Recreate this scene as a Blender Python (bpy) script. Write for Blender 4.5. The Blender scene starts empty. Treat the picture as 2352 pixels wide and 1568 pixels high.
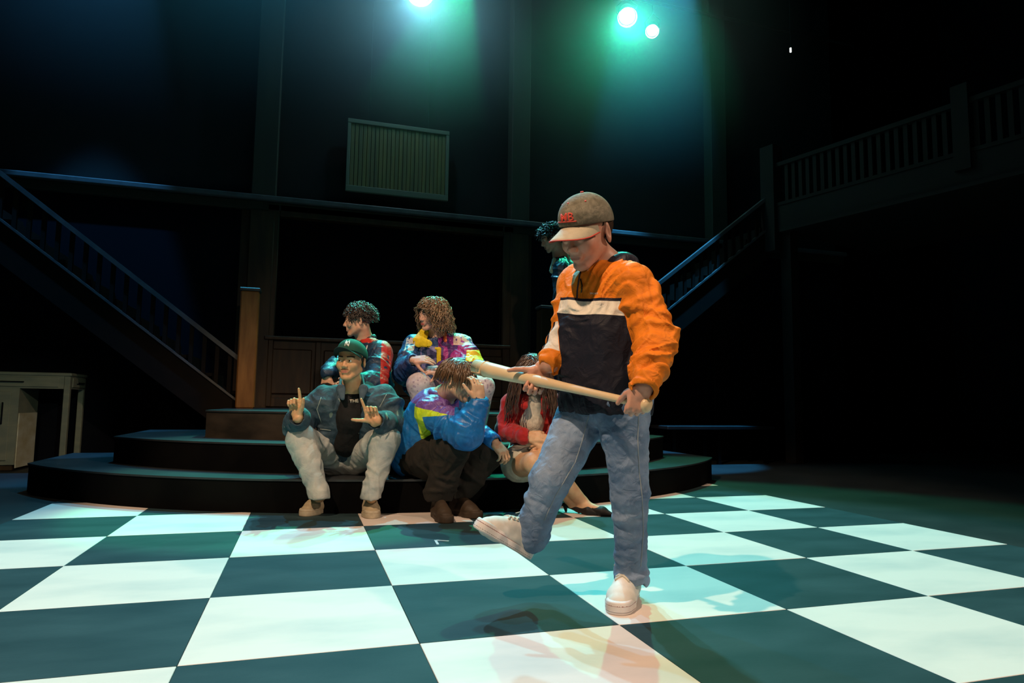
import bpy, bmesh, math, random
import numpy as np
from mathutils import Vector, Matrix
PI = math.pi
random.seed(7)
SC = bpy.context.scene
COL = SC.collection

# ------------------------------------------------------------------ camera
CAMLOC = np.array([1.4977, -1.2897, 0.6630])
YAW, PITCH, ROLL = 0.300324, 0.093999, 0.013320
FPX = 1527.26
_f = np.array([math.sin(YAW) * math.cos(PITCH), math.cos(YAW) * math.cos(PITCH), math.sin(PITCH)])
_r = np.array([math.cos(YAW), -math.sin(YAW), 0.0])
_u = np.cross(_r, _f)
CR = math.cos(ROLL) * _r + math.sin(ROLL) * _u
CU = -math.sin(ROLL) * _r + math.cos(ROLL) * _u
CF = _f
cam = bpy.data.cameras.new('camera')
cam.sensor_width = 36.0
cam.lens = FPX / 2352 * 36.0
cam.clip_end = 200
camo = bpy.data.objects.new('camera', cam)
COL.objects.link(camo)
m = Matrix(((CR[0], CU[0], -CF[0], CAMLOC[0]), (CR[1], CU[1], -CF[1], CAMLOC[1]), (CR[2], CU[2], -CF[2], CAMLOC[2]), (0, 0, 0, 1)))
camo.matrix_world = m
SC.camera = camo

# ------------------------------------------------------------------ exposure and world
SC.view_settings.view_transform = 'Standard'
SC.view_settings.look = 'None'
SC.view_settings.exposure = 0.0
SC.view_settings.gamma = 1.0
SC.view_settings.use_curve_mapping = False
SC.cycles.max_bounces = 5
SC.cycles.diffuse_bounces = 2
SC.cycles.glossy_bounces = 2
SC.cycles.volume_bounces = 0
SC.cycles.sample_clamp_indirect = 2.0
SC.cycles.use_denoising = True
SC.cycles.volume_step_rate = 2.0
SC.cycles.volume_max_steps = 64
world = bpy.data.worlds.new('dark_theatre')
SC.world = world
world.use_nodes = True
world.node_tree.nodes['Background'].inputs[0].default_value = (0.10, 0.22, 0.35, 1)
world.node_tree.nodes['Background'].inputs[1].default_value = 0.0005

# ------------------------------------------------------------------ stage lamps (the ones hanging over the stage and those of the front of house), with added fill spots
def spot(name, loc, aim, color, energy, cone, blend=0.25, radius=0.05):
    l = bpy.data.lights.new(name, 'SPOT')
    l.color = color
    l.energy = energy
    l.spot_size = math.radians(cone)
    l.spot_blend = blend
    l.shadow_soft_size = radius
    o = bpy.data.objects.new(name, l)
    COL.objects.link(o)
    o.location = loc
    o.rotation_euler = (Vector(aim) - Vector(loc)).to_track_quat('-Z', 'Y').to_euler()
    return o
LAMP_A = (2.60, 6.05, 5.42)
LAMP_B = (5.27, 6.05, 5.62)
LAMP_C = (5.62, 6.05, 5.50)
spot('back_spot_blue', LAMP_A, (2.0, 0.8, 0.0), (0.22, 0.78, 1.0), 900, 60)
spot('back_spot_green', LAMP_B, (3.2, 1.1, 0.4), (0.03, 1.0, 0.55), 900, 58)
spot('back_spot_high', (2.9, 5.3, 8.3), (2.5, 0.8, 0.0), (0.10, 0.88, 1.0), 1600, 44)
spot('back_spot_left', (0.9, 6.0, 7.6), (1.1, 2.0, 0.0), (0.06, 0.62, 1.0), 1100, 54)
spot('back_spot_heads', (3.2, 6.3, 6.4), (1.9, 3.9, 0.9), (0.02, 1.0, 0.42), 3200, 23)
spot('top_spot_right_stair', (5.2, 5.0, 8.2), (5.3, 5.6, 2.6), (0.06, 0.50, 1.0), 8000, 20)
spot('top_spot_left_stair', (-0.6, 5.0, 8.2), (-0.7, 5.7, 2.9), (0.08, 0.45, 1.0), 2600, 22)
spot('front_spot_warm', (-0.5, -0.8, 5.1), (2.2, 1.9, 0.5), (1.0, 0.66, 0.42), 1250, 50, 0.35, 0.05)
spot('front_spot_right', (6.0, -2.6, 5.2), (2.8, 2.0, 0.3), (1.0, 0.70, 0.50), 750, 44, 0.4, 0.08)  # added second key: more red on the floor, softer shadows
spot('front_spot_post', (-2.5, -3.0, 3.6), (0.93, 5.55, 0.70), (1.0, 0.55, 0.20), 260, 6, 0.9, 0.08)  # added narrow spot that warms the foot of the left newel
spot('front_spot_low', (2.2, -5.0, 2.4), (2.4, 2.2, 0.9), (1.0, 0.74, 0.52), 170, 28, 0.5, 0.08)
spot('front_spot_side', (3.2, -4.5, 3.4), (-1.0, 6.0, 0.45), (0.85, 1.0, 0.72), 420, 8, 0.6, 0.08)  # added spot, only there to brighten the desk
def added_glow(name, loc, color, energy):  # added point lights that strengthen the glow round the lit lenses
    l = bpy.data.lights.new(name, 'POINT'); l.color = color; l.energy = energy; l.shadow_soft_size = 0.05
    o = bpy.data.objects.new(name, l); COL.objects.link(o); o.location = loc
added_glow('lens_spill_blue', (2.60, 5.90, 5.30), (0.35, 0.80, 1.0), 22)
added_glow('lens_spill_green', (5.22, 5.90, 5.50), (0.10, 1.0, 0.60), 12)
# ------------------------------------------------------------------ helpers
def W(px, py, d):
    """the point seen at (px, py) of the 2352 x 1568 photograph, d metres in front of the camera"""
    return CAMLOC + d * (CF + CR * (px - 1176) / FPX + CU * (784 - py) / FPX)

def tag(o, label=None, cat=None, group=None, kind=None):
    if label: o['label'] = label
    if cat: o['category'] = cat
    if group: o['group'] = group
    if kind: o['kind'] = kind
    return o

def empty(name, loc, label=None, cat=None, group=None, kind=None, rz=0.0):
    o = bpy.data.objects.new(name, None)
    o.empty_display_size = 0.1
    COL.objects.link(o)
    o.location = loc
    o.rotation_euler = (0, 0, rz)
    return tag(o, label, cat, group, kind)

def link(name, me, mat=None, parent=None, smooth=False):
    o = bpy.data.objects.new(name, me)
    COL.objects.link(o)
    if mat is not None and not me.materials: me.materials.append(mat)
    if parent is not None: o.parent = parent
    if smooth and len(me.polygons): me.polygons.foreach_set('use_smooth', [True] * len(me.polygons))
    return o

class MB:
    """collects simple solids into one mesh"""
    def __init__(s): s.v = []; s.f = []
    def add(s, v, f):
        n = len(s.v); s.v += [tuple(map(float, p)) for p in v]; s.f += [tuple(i + n for i in q) for q in f]; return s
    def box(s, c, d, R=None, bev=0.0):
        x, y, z = [k / 2 for k in d]
        if bev <= 0:
            v = [(a * x, b * y, e * z) for a in (-1, 1) for b in (-1, 1) for e in (-1, 1)]
            f = [(0, 1, 3, 2), (4, 6, 7, 5), (0, 4, 5, 1), (2, 3, 7, 6), (0, 2, 6, 4), (1, 5, 7, 3)]
        else:
            b_ = min(bev, x, y, z)
            v = []; 
            for a in (-1, 1):
                for b in (-1, 1):
                    for e in (-1, 1):
                        v += [(a * x, b * (y - b_), e * (z - b_)), (a * (x - b_), b * y, e * (z - b_)), (a * (x - b_), b * (y - b_), e * z)]
            def q(a, b, e): return ((a + 1) // 2 * 4 + (b + 1) // 2 * 2 + (e + 1) // 2) * 3
            f = []
            for sgn in (-1, 1):
                f.append([q(sgn, -1, -1), q(sgn, 1, -1), q(sgn, 1, 1), q(sgn, -1, 1)][::sgn])
                f.append([q(-1, sgn, -1) + 1, q(-1, sgn, 1) + 1, q(1, sgn, 1) + 1, q(1, sgn, -1) + 1][::sgn])
                f.append([q(-1, -1, sgn) + 2, q(1, -1, sgn) + 2, q(1, 1, sgn) + 2, q(-1, 1, sgn) + 2][::sgn])
            for b in (-1, 1):
                for e in (-1, 1):
                    f.append([q(-1, b, e) + 1, q(1, b, e) + 1, q(1, b, e) + 2, q(-1, b, e) + 2][::b * e * -1])
                    f.append([q(b, -1, e) + 0, q(b, 1, e) + 0, q(b, 1, e) + 2, q(b, -1, e) + 2][::b * e])
                    f.append([q(b, e, -1) + 0, q(b, e, 1) + 0, q(b, e, 1) + 1, q(b, e, -1) + 1][::b * e * -1])
            for a in (-1, 1):
                for b in (-1, 1):
                    for e in (-1, 1):
                        f.append([q(a, b, e), q(a, b, e) + 1, q(a, b, e) + 2][::a * b * e])
        if R is not None: v = [tuple(R @ Vector(p)) for p in v]
        return s.add([(p[0] + c[0], p[1] + c[1], p[2] + c[2]) for p in v], f)
    def tube(s, pts, rad, n=10, caps=True):
        pts = [Vector(p) for p in pts]
        rads = rad if hasattr(rad, '__len__') else [rad] * len(pts)
        v = []; f = []
        prev = None
        for i, p in enumerate(pts):
            t = (pts[min(i + 1, len(pts) - 1)] - pts[max(i - 1, 0)]).normalized()
            if prev is None:
                a = t.orthogonal().normalized()
            else:
                a = (prev - t * prev.dot(t)).normalized()
            prev = a; b = t.cross(a)
            for k in range(n):
                w = 2 * PI * k / n
                v.append(p + (a * math.cos(w) + b * math.sin(w)) * rads[i])
        for i in range(len(pts) - 1):
            for k in range(n):
                f.append((i * n + k, i * n + (k + 1) % n, (i + 1) * n + (k + 1) % n, (i + 1) * n + k))
        if caps:
            f.append(tuple(range(n))[::-1]); f.append(tuple((len(pts) - 1) * n + k for k in range(n)))
        return s.add(v, f)
    def prism(s, poly, z0, z1):
        n = len(poly)
        v = [(x, y, z0) for x, y in poly] + [(x, y, z1) for x, y in poly]
        f = [tuple(range(n))[::-1], tuple(range(n, 2 * n))]
        f += [(k, (k + 1) % n, (k + 1) % n + n, k + n) for k in range(n)]
        return s.add(v, f)
    def mesh(s, name):
        me = bpy.data.meshes.new(name); me.from_pydata(s.v, [], s.f); me.update(); return me
    def build(s, name, mat, parent=None, smooth=False, origin=None):
        if origin is not None: s.v = [(a - origin[0], b - origin[1], c - origin[2]) for a, b, c in s.v]
        o = link(name, s.mesh(name), mat, parent, smooth)
        if origin is not None: o.location = origin
        return o

# ------------------------------------------------------------------ materials
def N(t, kind, x=0, **kw):
    n = t.nodes.new(kind)
    for k, v in kw.items():
        if k in n.inputs: n.inputs[k].default_value = v
        else: setattr(n, k, v)
    return n
def c4(c): return (c[0], c[1], c[2], 1)
def mat(name, color, rough=0.6, color2=None, scale=8.0, stretch=(1, 1, 1), bump=0.0, bscale=60.0, spec=0.5, metal=0.0, emit=None, estr=0, contrast=(0.35, 0.7), sheen=0.0, detail=5.0, rough2=None, bdist=0.002):
    mt = bpy.data.materials.new(name); mt.use_nodes = True
    t = mt.node_tree; b = t.nodes['Principled BSDF']
    b.inputs['Base Color'].default_value = c4(color)
    b.inputs['Roughness'].default_value = rough
    b.inputs['Metallic'].default_value = metal
    b.inputs['Specular IOR Level'].default_value = spec
    if sheen: b.inputs['Sheen Weight'].default_value = sheen
    tc = N(t, 'ShaderNodeTexCoord'); mp = N(t, 'ShaderNodeMapping')
    mp.inputs['Scale'].default_value = stretch
    t.links.new(tc.outputs['Object'], mp.inputs['Vector'])
    if color2 is not None:
        nz = N(t, 'ShaderNodeTexNoise', Scale=scale, Detail=detail)
        rp = N(t, 'ShaderNodeValToRGB')
        rp.color_ramp.elements[0].position = contrast[0]; rp.color_ramp.elements[1].position = contrast[1]
        rp.color_ramp.elements[0].color = c4(color); rp.color_ramp.elements[1].color = c4(color2)
        t.links.new(mp.outputs[0], nz.inputs['Vector']); t.links.new(nz.outputs[0], rp.inputs[0]); t.links.new(rp.outputs[0], b.inputs['Base Color'])
        if rough2 is not None:
            mr = N(t, 'ShaderNodeMapRange'); mr.inputs[3].default_value = rough; mr.inputs[4].default_value = rough2
            t.links.new(nz.outputs[0], mr.inputs[0]); t.links.new(mr.outputs[0], b.inputs['Roughness'])
    if bump:
        n2 = N(t, 'ShaderNodeTexNoise', Scale=bscale, Detail=4.0)
        bp = N(t, 'ShaderNodeBump', Strength=bump, Distance=bdist)
        t.links.new(mp.outputs[0], n2.inputs['Vector']); t.links.new(n2.outputs[0], bp.inputs['Height']); t.links.new(bp.outputs[0], b.inputs['Normal'])
    if emit is not None:
        b.inputs['Emission Color'].default_value = c4(emit); b.inputs['Emission Strength'].default_value = estr
    return mt

M = {}
M['floor'] = mat('black_stage_paint', (0.010, 0.014, 0.016), 0.55, (0.022, 0.028, 0.030), 2.5, bump=0.3, bscale=30)
M['tile_dark'] = mat('worn_dark_paint', (0.009, 0.026, 0.032), 0.65, (0.026, 0.056, 0.066), 2.2, (1, 2.5, 1), bump=0.25, bscale=40, contrast=(0.3, 0.75), rough2=0.72, spec=0.25)
M['tile_white'] = mat('worn_white_paint', (0.70, 0.64, 0.60), 0.55, (0.48, 0.50, 0.49), 1.7, (1, 2.5, 1), bump=0.2, bscale=40, contrast=(0.45, 0.8))
M['step_top'] = mat('black_step_paint', (0.016, 0.020, 0.024), 0.42, (0.03, 0.036, 0.042), 4, bump=0.3, bscale=50)
M['riser'] = mat('black_riser_cloth', (0.002, 0.0022, 0.0025), 0.95, (0.0035, 0.0035, 0.0035), 5, spec=0.05)
M['riser_scuffed'] = mat('scuffed_brown_riser', (0.010, 0.009, 0.007), 0.8, (0.045, 0.036, 0.026), 3.0, (1, 1, 2.0), spec=0.2)  # browner, unevenly mottled riser of the topmost step
M['stair_black'] = mat('black_stair_wood', (0.006, 0.005, 0.004), 0.8, (0.012, 0.008, 0.005), 6, spec=0.2)
M['wood_dark'] = mat('dark_brown_wood', (0.035, 0.020, 0.010), 0.5, (0.075, 0.040, 0.016), 5, (3, 3, 0.5), bump=0.2, bscale=30)
M['wood_newel'] = mat('stained_newel_wood', (0.26, 0.115, 0.028), 0.5, (0.40, 0.19, 0.05), 7, (3, 3, 0.6), bump=0.2, bscale=30)  # raised colour stands in for warm light on the left post
M['wood_newel_dim'] = mat('dark_newel_wood', (0.05, 0.025, 0.010), 0.5, (0.09, 0.045, 0.015), 7, (3, 3, 0.6), bump=0.2, bscale=30)  # darker copy of the same wood: dimness of the right post painted in
M['gallery'] = mat('gallery_wood', (0.005, 0.004, 0.003), 0.9, (0.009, 0.007, 0.004), 4)
M['rail_top'] = mat('polished_rail', (0.07, 0.08, 0.09), 0.45, (0.11, 0.12, 0.13), 8, (1, 1, 1))
M['wall'] = mat('dark_scenic_wall', (0.004, 0.005, 0.006), 0.9, (0.007, 0.008, 0.008), 3, bump=0.2, bscale=20)
M['pillar'] = mat('dark_green_pillar', (0.022, 0.026, 0.018), 0.8, (0.032, 0.034, 0.022), 3, (2, 2, 0.3))
M['curtain'] = mat('black_curtain', (0.004, 0.005, 0.009), 0.9, spec=0.1)
M['board'] = mat('reed_board', (0.10, 0.11, 0.06), 0.7, (0.20, 0.17, 0.06), 6, (3, 1, 0.15))
M['board_frame'] = mat('board_frame', (0.13, 0.16, 0.12), 0.6)
M['desk'] = mat('grey_green_desk', (0.22, 0.24, 0.19), 0.45, (0.30, 0.30, 0.22), 6, (1, 1, 3))
M['desk_pale'] = mat('pale_worn_panel', (0.55, 0.48, 0.30), 0.5, (0.75, 0.74, 0.62), 4, (1, 1, 2))  # light falling on the pedestal side, put into the colour
M['metal'] = mat('dark_metal', (0.05, 0.05, 0.05), 0.3, metal=1.0)
M['chrome'] = mat('chrome', (0.7, 0.7, 0.7), 0.15, metal=1.0)
M['housing'] = mat('black_lamp_housing', (0.01, 0.01, 0.01), 0.5)
M['lens'] = mat('lit_lens', (1, 1, 1), emit=(0.9, 1.0, 1.0), estr=60)
M['lens_green'] = mat('lit_green_lens', (1, 1, 1), emit=(0.75, 1.0, 0.9), estr=90)
M['tape'] = mat('pale_tape', (0.5, 0.55, 0.55), 0.6)
# ------------------------------------------------------------------ floor
floor = tag(MB().prism([(-9, -6), (12, -6), (12, 7.2), (-9, 7.2)], -0.1, -0.004).build('floor', M['floor']), kind='structure')
T = 0.61
rs = random.Random(3)
tile_me = {}
for key, mt in (('w', M['tile_white']), ('d', M['tile_dark'])):
    b = MB(); b.box((0, 0, -0.002), (T - 0.0015, T - 0.0015, 0.004), bev=0.0012)
    tile_me[key] = b.mesh('tile'); tile_me[key].materials.append(mt)
for i in range(0, 8):
    for j in range(-1, 7):
        o = link('tile', tile_me['w' if (i + j) % 2 == 1 else 'd'], None, floor)
        o.location = ((i + 0.5) * T, (j + 0.5) * T, 0)
        o.rotation_euler = (0, 0, rs.choice((0, PI)))
        o.location.z = rs.uniform(-0.0006, 0.0004)
# small taped mark and specks on the boards
mk = MB(); p0 = W(1003, 1242, 3.25)
def floorpt(px, py, z=0.0005):
    d = CF + CR * (px - 1176) / FPX + CU * (784 - py) / FPX
    t = (z - CAMLOC[2]) / d[2]
    return CAMLOC + d * t
a = floorpt(1000, 1240); b = floorpt(1031, 1242); c = floorpt(1006, 1250)
def strip(mb, p, q, w, z0=0.0003, z1=0.0012):
    p = Vector(p[:2]); q = Vector(q[:2]); n = (q - p).normalized(); n = Vector((-n.y, n.x)) * w / 2
    mb.prism([tuple(p + n), tuple(p - n), tuple(q - n), tuple(q + n)], z0, z1)
strip(mk, a, b, 0.012); strip(mk, a, c, 0.012)
mk.build('taped_mark', M['tape'], floor)

# ------------------------------------------------------------------ curved steps
CX, CY = 2.45, 5.83
def disc_outline(R, x0, x1, yback, n=64):
    RX = R * 1.07 if R > 3 else R
    a0 = math.asin(max(-1, (x0 - CX) / RX)); a1 = math.asin(min(1, (x1 - CX) / RX))
    pts = [(CX + RX * math.sin(a0 + (a1 - a0) * k / n), CY - R * math.cos(a0 + (a1 - a0) * k / n)) for k in range(n + 1)]
    return pts + [(x1, yback), (x0, yback)]
def step(R, x0, x1, z0, z1, yback, label, rmat):
    e = empty('curved_step', (CX, CY - R + 0.3, z0), label, 'step')
    out = disc_outline(R, x0, x1, yback)
    o = MB().prism(out, z0, z1 - 0.012).build('riser', rmat, e); o.matrix_parent_inverse = Matrix.Translation(-e.location)
    out2 = disc_outline(R + 0.008, x0 - 0.008, x1 + 0.008, yback)
    o = MB().prism(out2, z1 - 0.012, z1).build('tread', M['step_top'], e); o.matrix_parent_inverse = Matrix.Translation(-e.location)
    return e
step(3.03, -0.36, 5.11, 0.0, 0.20, 5.3, 'lowest and widest black curved step, standing on the checkered floor', M['riser'])
step(2.75, 0.18, 4.67, 0.20, 0.39, 5.5, 'middle black curved step with a blue-lit top', M['riser'])
step(2.38, 0.81, 4.09, 0.39, 0.59, 6.38, 'topmost curved step with a scuffed brown front, below the wall opening', M['riser_scuffed'])

# ------------------------------------------------------------------ back wall with its opening
YB = 6.5
wall = empty('wall_back', (2.45, YB, 0), kind='structure')
def wpart(name, b, mt, smooth=False):
    o = b.build(name, mt, wall, smooth); o.matrix_parent_inverse = Matrix.Translation(-wall.location); return o
def bx(x0, x1, y0, y1, z0, z1, bev=0.0, mb=None):
    return (mb or MB()).box(((x0 + x1) / 2, (y0 + y1) / 2, (z0 + z1) / 2), (x1 - x0, y1 - y0, z1 - z0), bev=bev)
b = MB()
bx(0.75, 1.15, YB, YB + 0.1, 0, 2.9, mb=b); bx(3.77, 4.15, YB, YB + 0.1, 0, 2.9, mb=b)
bx(1.15, 3.77, YB, YB + 0.1, 0, 1.34, mb=b); bx(1.15, 3.77, YB, YB + 0.1, 2.74, 2.9, mb=b)
wpart('lower_wall', b, M['wood_dark'])
b = MB(); bx(-7, 0.75, YB + 0.01, YB + 0.1, 0, 2.9, mb=b); bx(4.15, 9, YB + 0.01, YB + 0.1, 0, 2.9, mb=b)
wpart('masking_wall', b, M['curtain'])  # wall under and beyond the stairs coloured black in place of shade
wpart('upper_wall', bx(-7, 9, YB + 0.12, YB + 0.2, 2.9, 9.0), M['wall'])
wpart('recess_back', bx(0.9, 4.1, YB + 0.7, YB + 0.75, 0.8, 3.2), M['curtain'])
# casing round the opening
wpart('opening_casing', bx(1.02, 1.15, YB - 0.05, YB + 0.06, 0.6, 2.86, 0.01), M['wood_dark'])
wpart('opening_casing', bx(3.77, 3.90, YB - 0.05, YB + 0.06, 0.6, 2.86, 0.01), M['wood_dark'])
wpart('opening_casing', bx(1.15, 3.77, YB - 0.05, YB + 0.06, 2.73, 2.86, 0.01), M['wood_dark'])
wpart('opening_sill', bx(1.05, 3.87, YB - 0.09, YB + 0.05, 1.33, 1.375, 0.01), M['wood_dark'])
# wainscot: raised panels under the opening
for k in range(5):
    x0 = 1.06 + k * 0.565
    wpart('wainscot_panel', bx(x0 + 0.06, x0 + 0.50, YB - 0.03, YB + 0.02, 0.74, 1.24, 0.012), M['wood_dark'])
    wpart('wainscot_stile', bx(x0 - 0.03, x0 + 0.03, YB - 0.035, YB + 0.02, 0.62, 1.33, 0.006), M['wood_dark'])
wpart('wainscot_rail', bx(1.02, 3.9, YB - 0.034, YB + 0.02, 0.60, 0.70, 0.006), M['wood_dark'])
# ledge across the wall
wpart('ledge', bx(-7, 9, YB - 0.10, YB + 0.12, 2.88, 2.94, 0.01), M['rail_top'])
wpart('ledge_moulding', bx(-7, 9, YB - 0.05, YB + 0.12, 2.78, 2.88, 0.01), M['pillar'])
for x0, x1 in ((0.84, 1.10), (3.86, 4.10), (-2.1, -1.85), (6.75, 7.0)):
    wpart('pillar', bx(x0, x1, YB - 0.06, YB + 0.15, 2.94, 8.0, 0.01), M['pillar'])
    wpart('pillar', bx(x0, x1, YB - 0.06, YB + 0.02, 0.0, 2.78, 0.01), M['wood_dark' if 0 < x0 < 5 else 'stair_black'])

# hanging reed board over the opening
rb = empty('hanging_board', (2.455, YB - 0.02, 3.1), 'framed board of vertical yellow-green reeds hanging above the wall ledge', 'board')
def part(e, name, b, mt, smooth=False):
    o = b.build(name, mt, e, smooth); o.matrix_parent_inverse = Matrix.Translation(-Vector(e.location)); return o
YR = YB - 0.02
for k in range(24):
    x0 = 1.89 + k * (3.02 - 1.89) / 24
    part(rb, 'reed_slat', bx(x0 + 0.002, x0 + 0.045, YR - rs.uniform(0.0, 0.006) - 0.02, YR, 3.17, 3.92, 0.004), M['board'])
part(rb, 'frame_rail', bx(1.85, 3.06, YR - 0.035, YR + 0.01, 3.92, 3.97, 0.005), M['board_frame'])
part(rb, 'frame_rail', bx(1.85, 3.06, YR - 0.035, YR + 0.01, 3.10, 3.17, 0.005), M['board_frame'])
part(rb, 'frame_stile', bx(1.85, 1.89, YR - 0.033, YR + 0.01, 3.17, 3.92, 0.005), M['board_frame'])
part(rb, 'frame_stile', bx(3.02, 3.06, YR - 0.033, YR + 0.01, 3.17, 3.92, 0.005), M['board_frame'])
for x in (2.1, 2.8):
    part(rb, 'hanging_wire', MB().tube([(x, YR, 3.95), (x, YR, 7.5)], 0.003, 5), M['metal'])

# ------------------------------------------------------------------ newel posts at the foot of the two stairs, stairs, rails
def newel(x, y, z0, z1, w, label, wm='wood_newel'):
    e = empty('newel_post', (x, y, z0), label, 'newel post')
    part(e, 'shaft', bx(x - w / 2, x + w / 2, y - w / 2, y + w / 2, z0, z1 - 0.03, 0.012), M[wm])
    part(e, 'cap', bx(x - w / 2 - 0.012, x + w / 2 + 0.012, y - w / 2 - 0.012, y + w / 2 + 0.012, z1 - 0.03, z1, 0.008), M['rail_top'])
    return e
YS = 5.6
newel(0.955, YS, 0.59, 1.75, 0.165, 'orange-brown square newel post at the foot of the left stair')
newel(4.02, YS, 0.59, 1.75, 0.165, 'square newel post at the foot of the right stair, beside the standing man', 'wood_newel_dim')

def stair(sx, xs, label, name='staircase', nsteps=14):
    """sx -1: climbs to the left, +1: climbs to the right; xs the x where it starts"""
    slope = 0.775
    e = empty(name, (xs, YS + 0.4, 0.59), label, 'staircase')
    L = 3.0
    def P(t, z): return (xs + sx * t, YS, z + slope * t)
    def slab(t0, t1, z0, z1, y0, y1):
        a = [P(t0, z0), P(t1, z0), P(t1, z1), P(t0, z1)]
        v = [(p[0], y0, p[2]) for p in a] + [(p[0], y1, p[2]) for p in a]
        f = [(0, 1, 2, 3), (7, 6, 5, 4), (0, 4, 5, 1), (1, 5, 6, 2), (2, 6, 7, 3), (3, 7, 4, 0)]
        if sx < 0: f = [q[::-1] for q in f]
        return MB().add(v, f)
    part(e, 'handrail', slab(0.0, L, 1.045, 1.095, YS - 0.035, YS + 0.035), M['rail_top'])
    part(e, 'bottom_rail', slab(0.0, L, 0.66, 0.685, YS - 0.035, YS + 0.035), M['rail_top'])
    part(e, 'stringer', slab(0.0, L, 0.30, 0.66, YS - 0.02, YS + 0.02), M['stair_black'])
    part(e, 'stringer', slab(0.0, L, 0.30, 0.66, YS + 0.83, YS + 0.87), M['stair_black'])
    nb = 26
    for k in range(nb):
        t = (k + 0.6) * L / nb
        x, y, z = P(t, 0)
        part(e, 'baluster', bx(x - 0.017, x + 0.017, YS - 0.017, YS + 0.017, 0.67 + slope * t, 1.06 + slope * t), M['stair_black'])
    tr = L / nsteps
    for k in range(nsteps):
        t0 = k * tr; x0, x1 = sorted((xs + sx * t0, xs + sx * (t0 + tr + 0.03)))
        zt = 0.59 + slope * (t0 + tr)
        part(e, 'tread', bx(x0, x1, YS + 0.02, YS + 0.83, zt - 0.03, zt), M['stair_black'])
        xr = xs + sx * t0
        part(e, 'riser_board', bx(xr - 0.008, xr + 0.008, YS + 0.02, YS + 0.83, zt - slope * tr, zt - 0.03), M['stair_black'])
    return e
stair(-1, 0.87, 'dark wooden staircase with a blue-lit handrail, climbing to the left')
stair(1, 4.10, 'dark wooden staircase with a blue-lit handrail, climbing to the right')

# gallery on the right: newel at the corner, floor, fascia, balusters
gal = empty('gallery', (7.3, 4.5, 2.6), 'dark wooden gallery with slatted balustrade along the right side', 'gallery')
g0 = np.array([7.05, 5.5]); g1 = np.array([7.95, 2.2])
gd = (g1 - g0) / np.linalg.norm(g1 - g0); gn = np.array([-gd[1], gd[0]])
if gn[0] < 0: gn = -gn
GL = np.linalg.norm(g1 - g0)
def gslab(t0, t1, w0, w1, z0, z1):
    p = [g0 + gd * t0 + gn * w0, g0 + gd * t1 + gn * w0, g0 + gd * t1 + gn * w1, g0 + gd * t0 + gn * w1]
    return MB().prism([tuple(q) for q in p], z0, z1)
part(gal, 'gallery_floor', gslab(0, GL, 0.0, 2.2, 2.86, 2.92), M['gallery'])
part(gal, 'fascia', gslab(0, GL, -0.04, 0.0, 2.84, 3.16), M['gallery'])
part(gal, 'fascia_ledge', gslab(0.12, GL, -0.13, -0.04, 2.80, 2.84), M['gallery'])
part(gal, 'handrail', gslab(0, GL, -0.05, 0.03, 3.66, 3.71), M['gallery'])
part(gal, 'bottom_rail', gslab(0, GL, -0.05, 0.03, 3.16, 3.20), M['gallery'])
for k in range(34):
    t = 0.14 + k * (GL - 0.2) / 34
    part(gal, 'baluster', gslab(t, t + 0.045, -0.03, 0.01, 3.20, 3.66), M['gallery'])
part(gal, 'corner_post', gslab(-0.16, 0.03, -0.10, 0.08, 2.6, 3.95), M['gallery'])
part(gal, 'middle_post', gslab(2.05, 2.2, -0.08, 0.06, 3.0, 3.86), M['gallery'])
part(gal, 'support_post', gslab(0.0, 0.14, 0.05, 0.2, 0.0, 2.86), M['gallery'])

# side walls and ceiling: black masking far off
tag(bx(11.9, 12.0, -6, 7.2, -0.004, 9).build('wall_right', M['curtain']), kind='structure')
tag(bx(-9.0, -8.9, -6, 7.2, -0.004, 9).build('wall_left', M['curtain']), kind='structure')
tag(bx(-9, 12, -6, 7.2, 9.0, 9.1).build('ceiling', M['curtain']), kind='structure')
tag(bx(-9, 12, 7.15, 7.2, -0.004, 9).build('wall_rear', M['curtain']), kind='structure')

# ------------------------------------------------------------------ desk on the left
X0, X1, Y0, Y1, H = -1.24, -0.62, 5.95, 6.42, 0.90
dk = empty('desk', (X0, Y0, 0), 'pale grey-green kneehole desk at the left edge, behind the lowest step', 'desk')
part(dk, 'desk_top', bx(X0 - 0.45, X1 + 0.01, Y0 - 0.01, Y1 + 0.01, H - 0.03, H, 0.006), M['desk'])
part(dk, 'apron', bx(X0 - 0.43, X1 - 0.05, Y0, Y0 + 0.02, H - 0.15, H - 0.03), M['desk'])
part(dk, 'side_apron', bx(X1 - 0.02, X1, Y0 + 0.04, Y1 - 0.02, H - 0.15, H - 0.03), M['desk'])
dr = part(dk, 'drawer', bx(X0 - 0.05, X1 - 0.09, Y0 - 0.012, Y0, H - 0.135, H - 0.045, 0.004), M['desk'])
hb = bx(X0 + 0.04, X0 + 0.26, Y0 - 0.035, Y0 - 0.022, H - 0.095, H - 0.085, 0.003)
bx(X0 + 0.05, X0 + 0.06, Y0 - 0.03, Y0 - 0.01, H - 0.095, H - 0.085, mb=hb); bx(X0 + 0.24, X0 + 0.25, Y0 - 0.03, Y0 - 0.01, H - 0.095, H - 0.085, mb=hb)
hd = hb.build('drawer_handle', M['chrome'], dr)
sd = part(dk, 'side_drawer', bx(X1, X1 + 0.01, Y0 + 0.06, Y1 - 0.05, H - 0.135, H - 0.045, 0.003), M['desk'])
bx(X1 + 0.02, X1 + 0.03, Y0 + 0.14, Y1 - 0.13, H - 0.095, H - 0.085, 0.002).build('drawer_handle', M['chrome'], sd)
for (lx, ly) in ((X1 - 0.05, Y0), (X1 - 0.05, Y1 - 0.05)):
    part(dk, 'leg', bx(lx, lx + 0.05, ly, ly + 0.05, 0, H - 0.03, 0.005), M['desk'])
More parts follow.
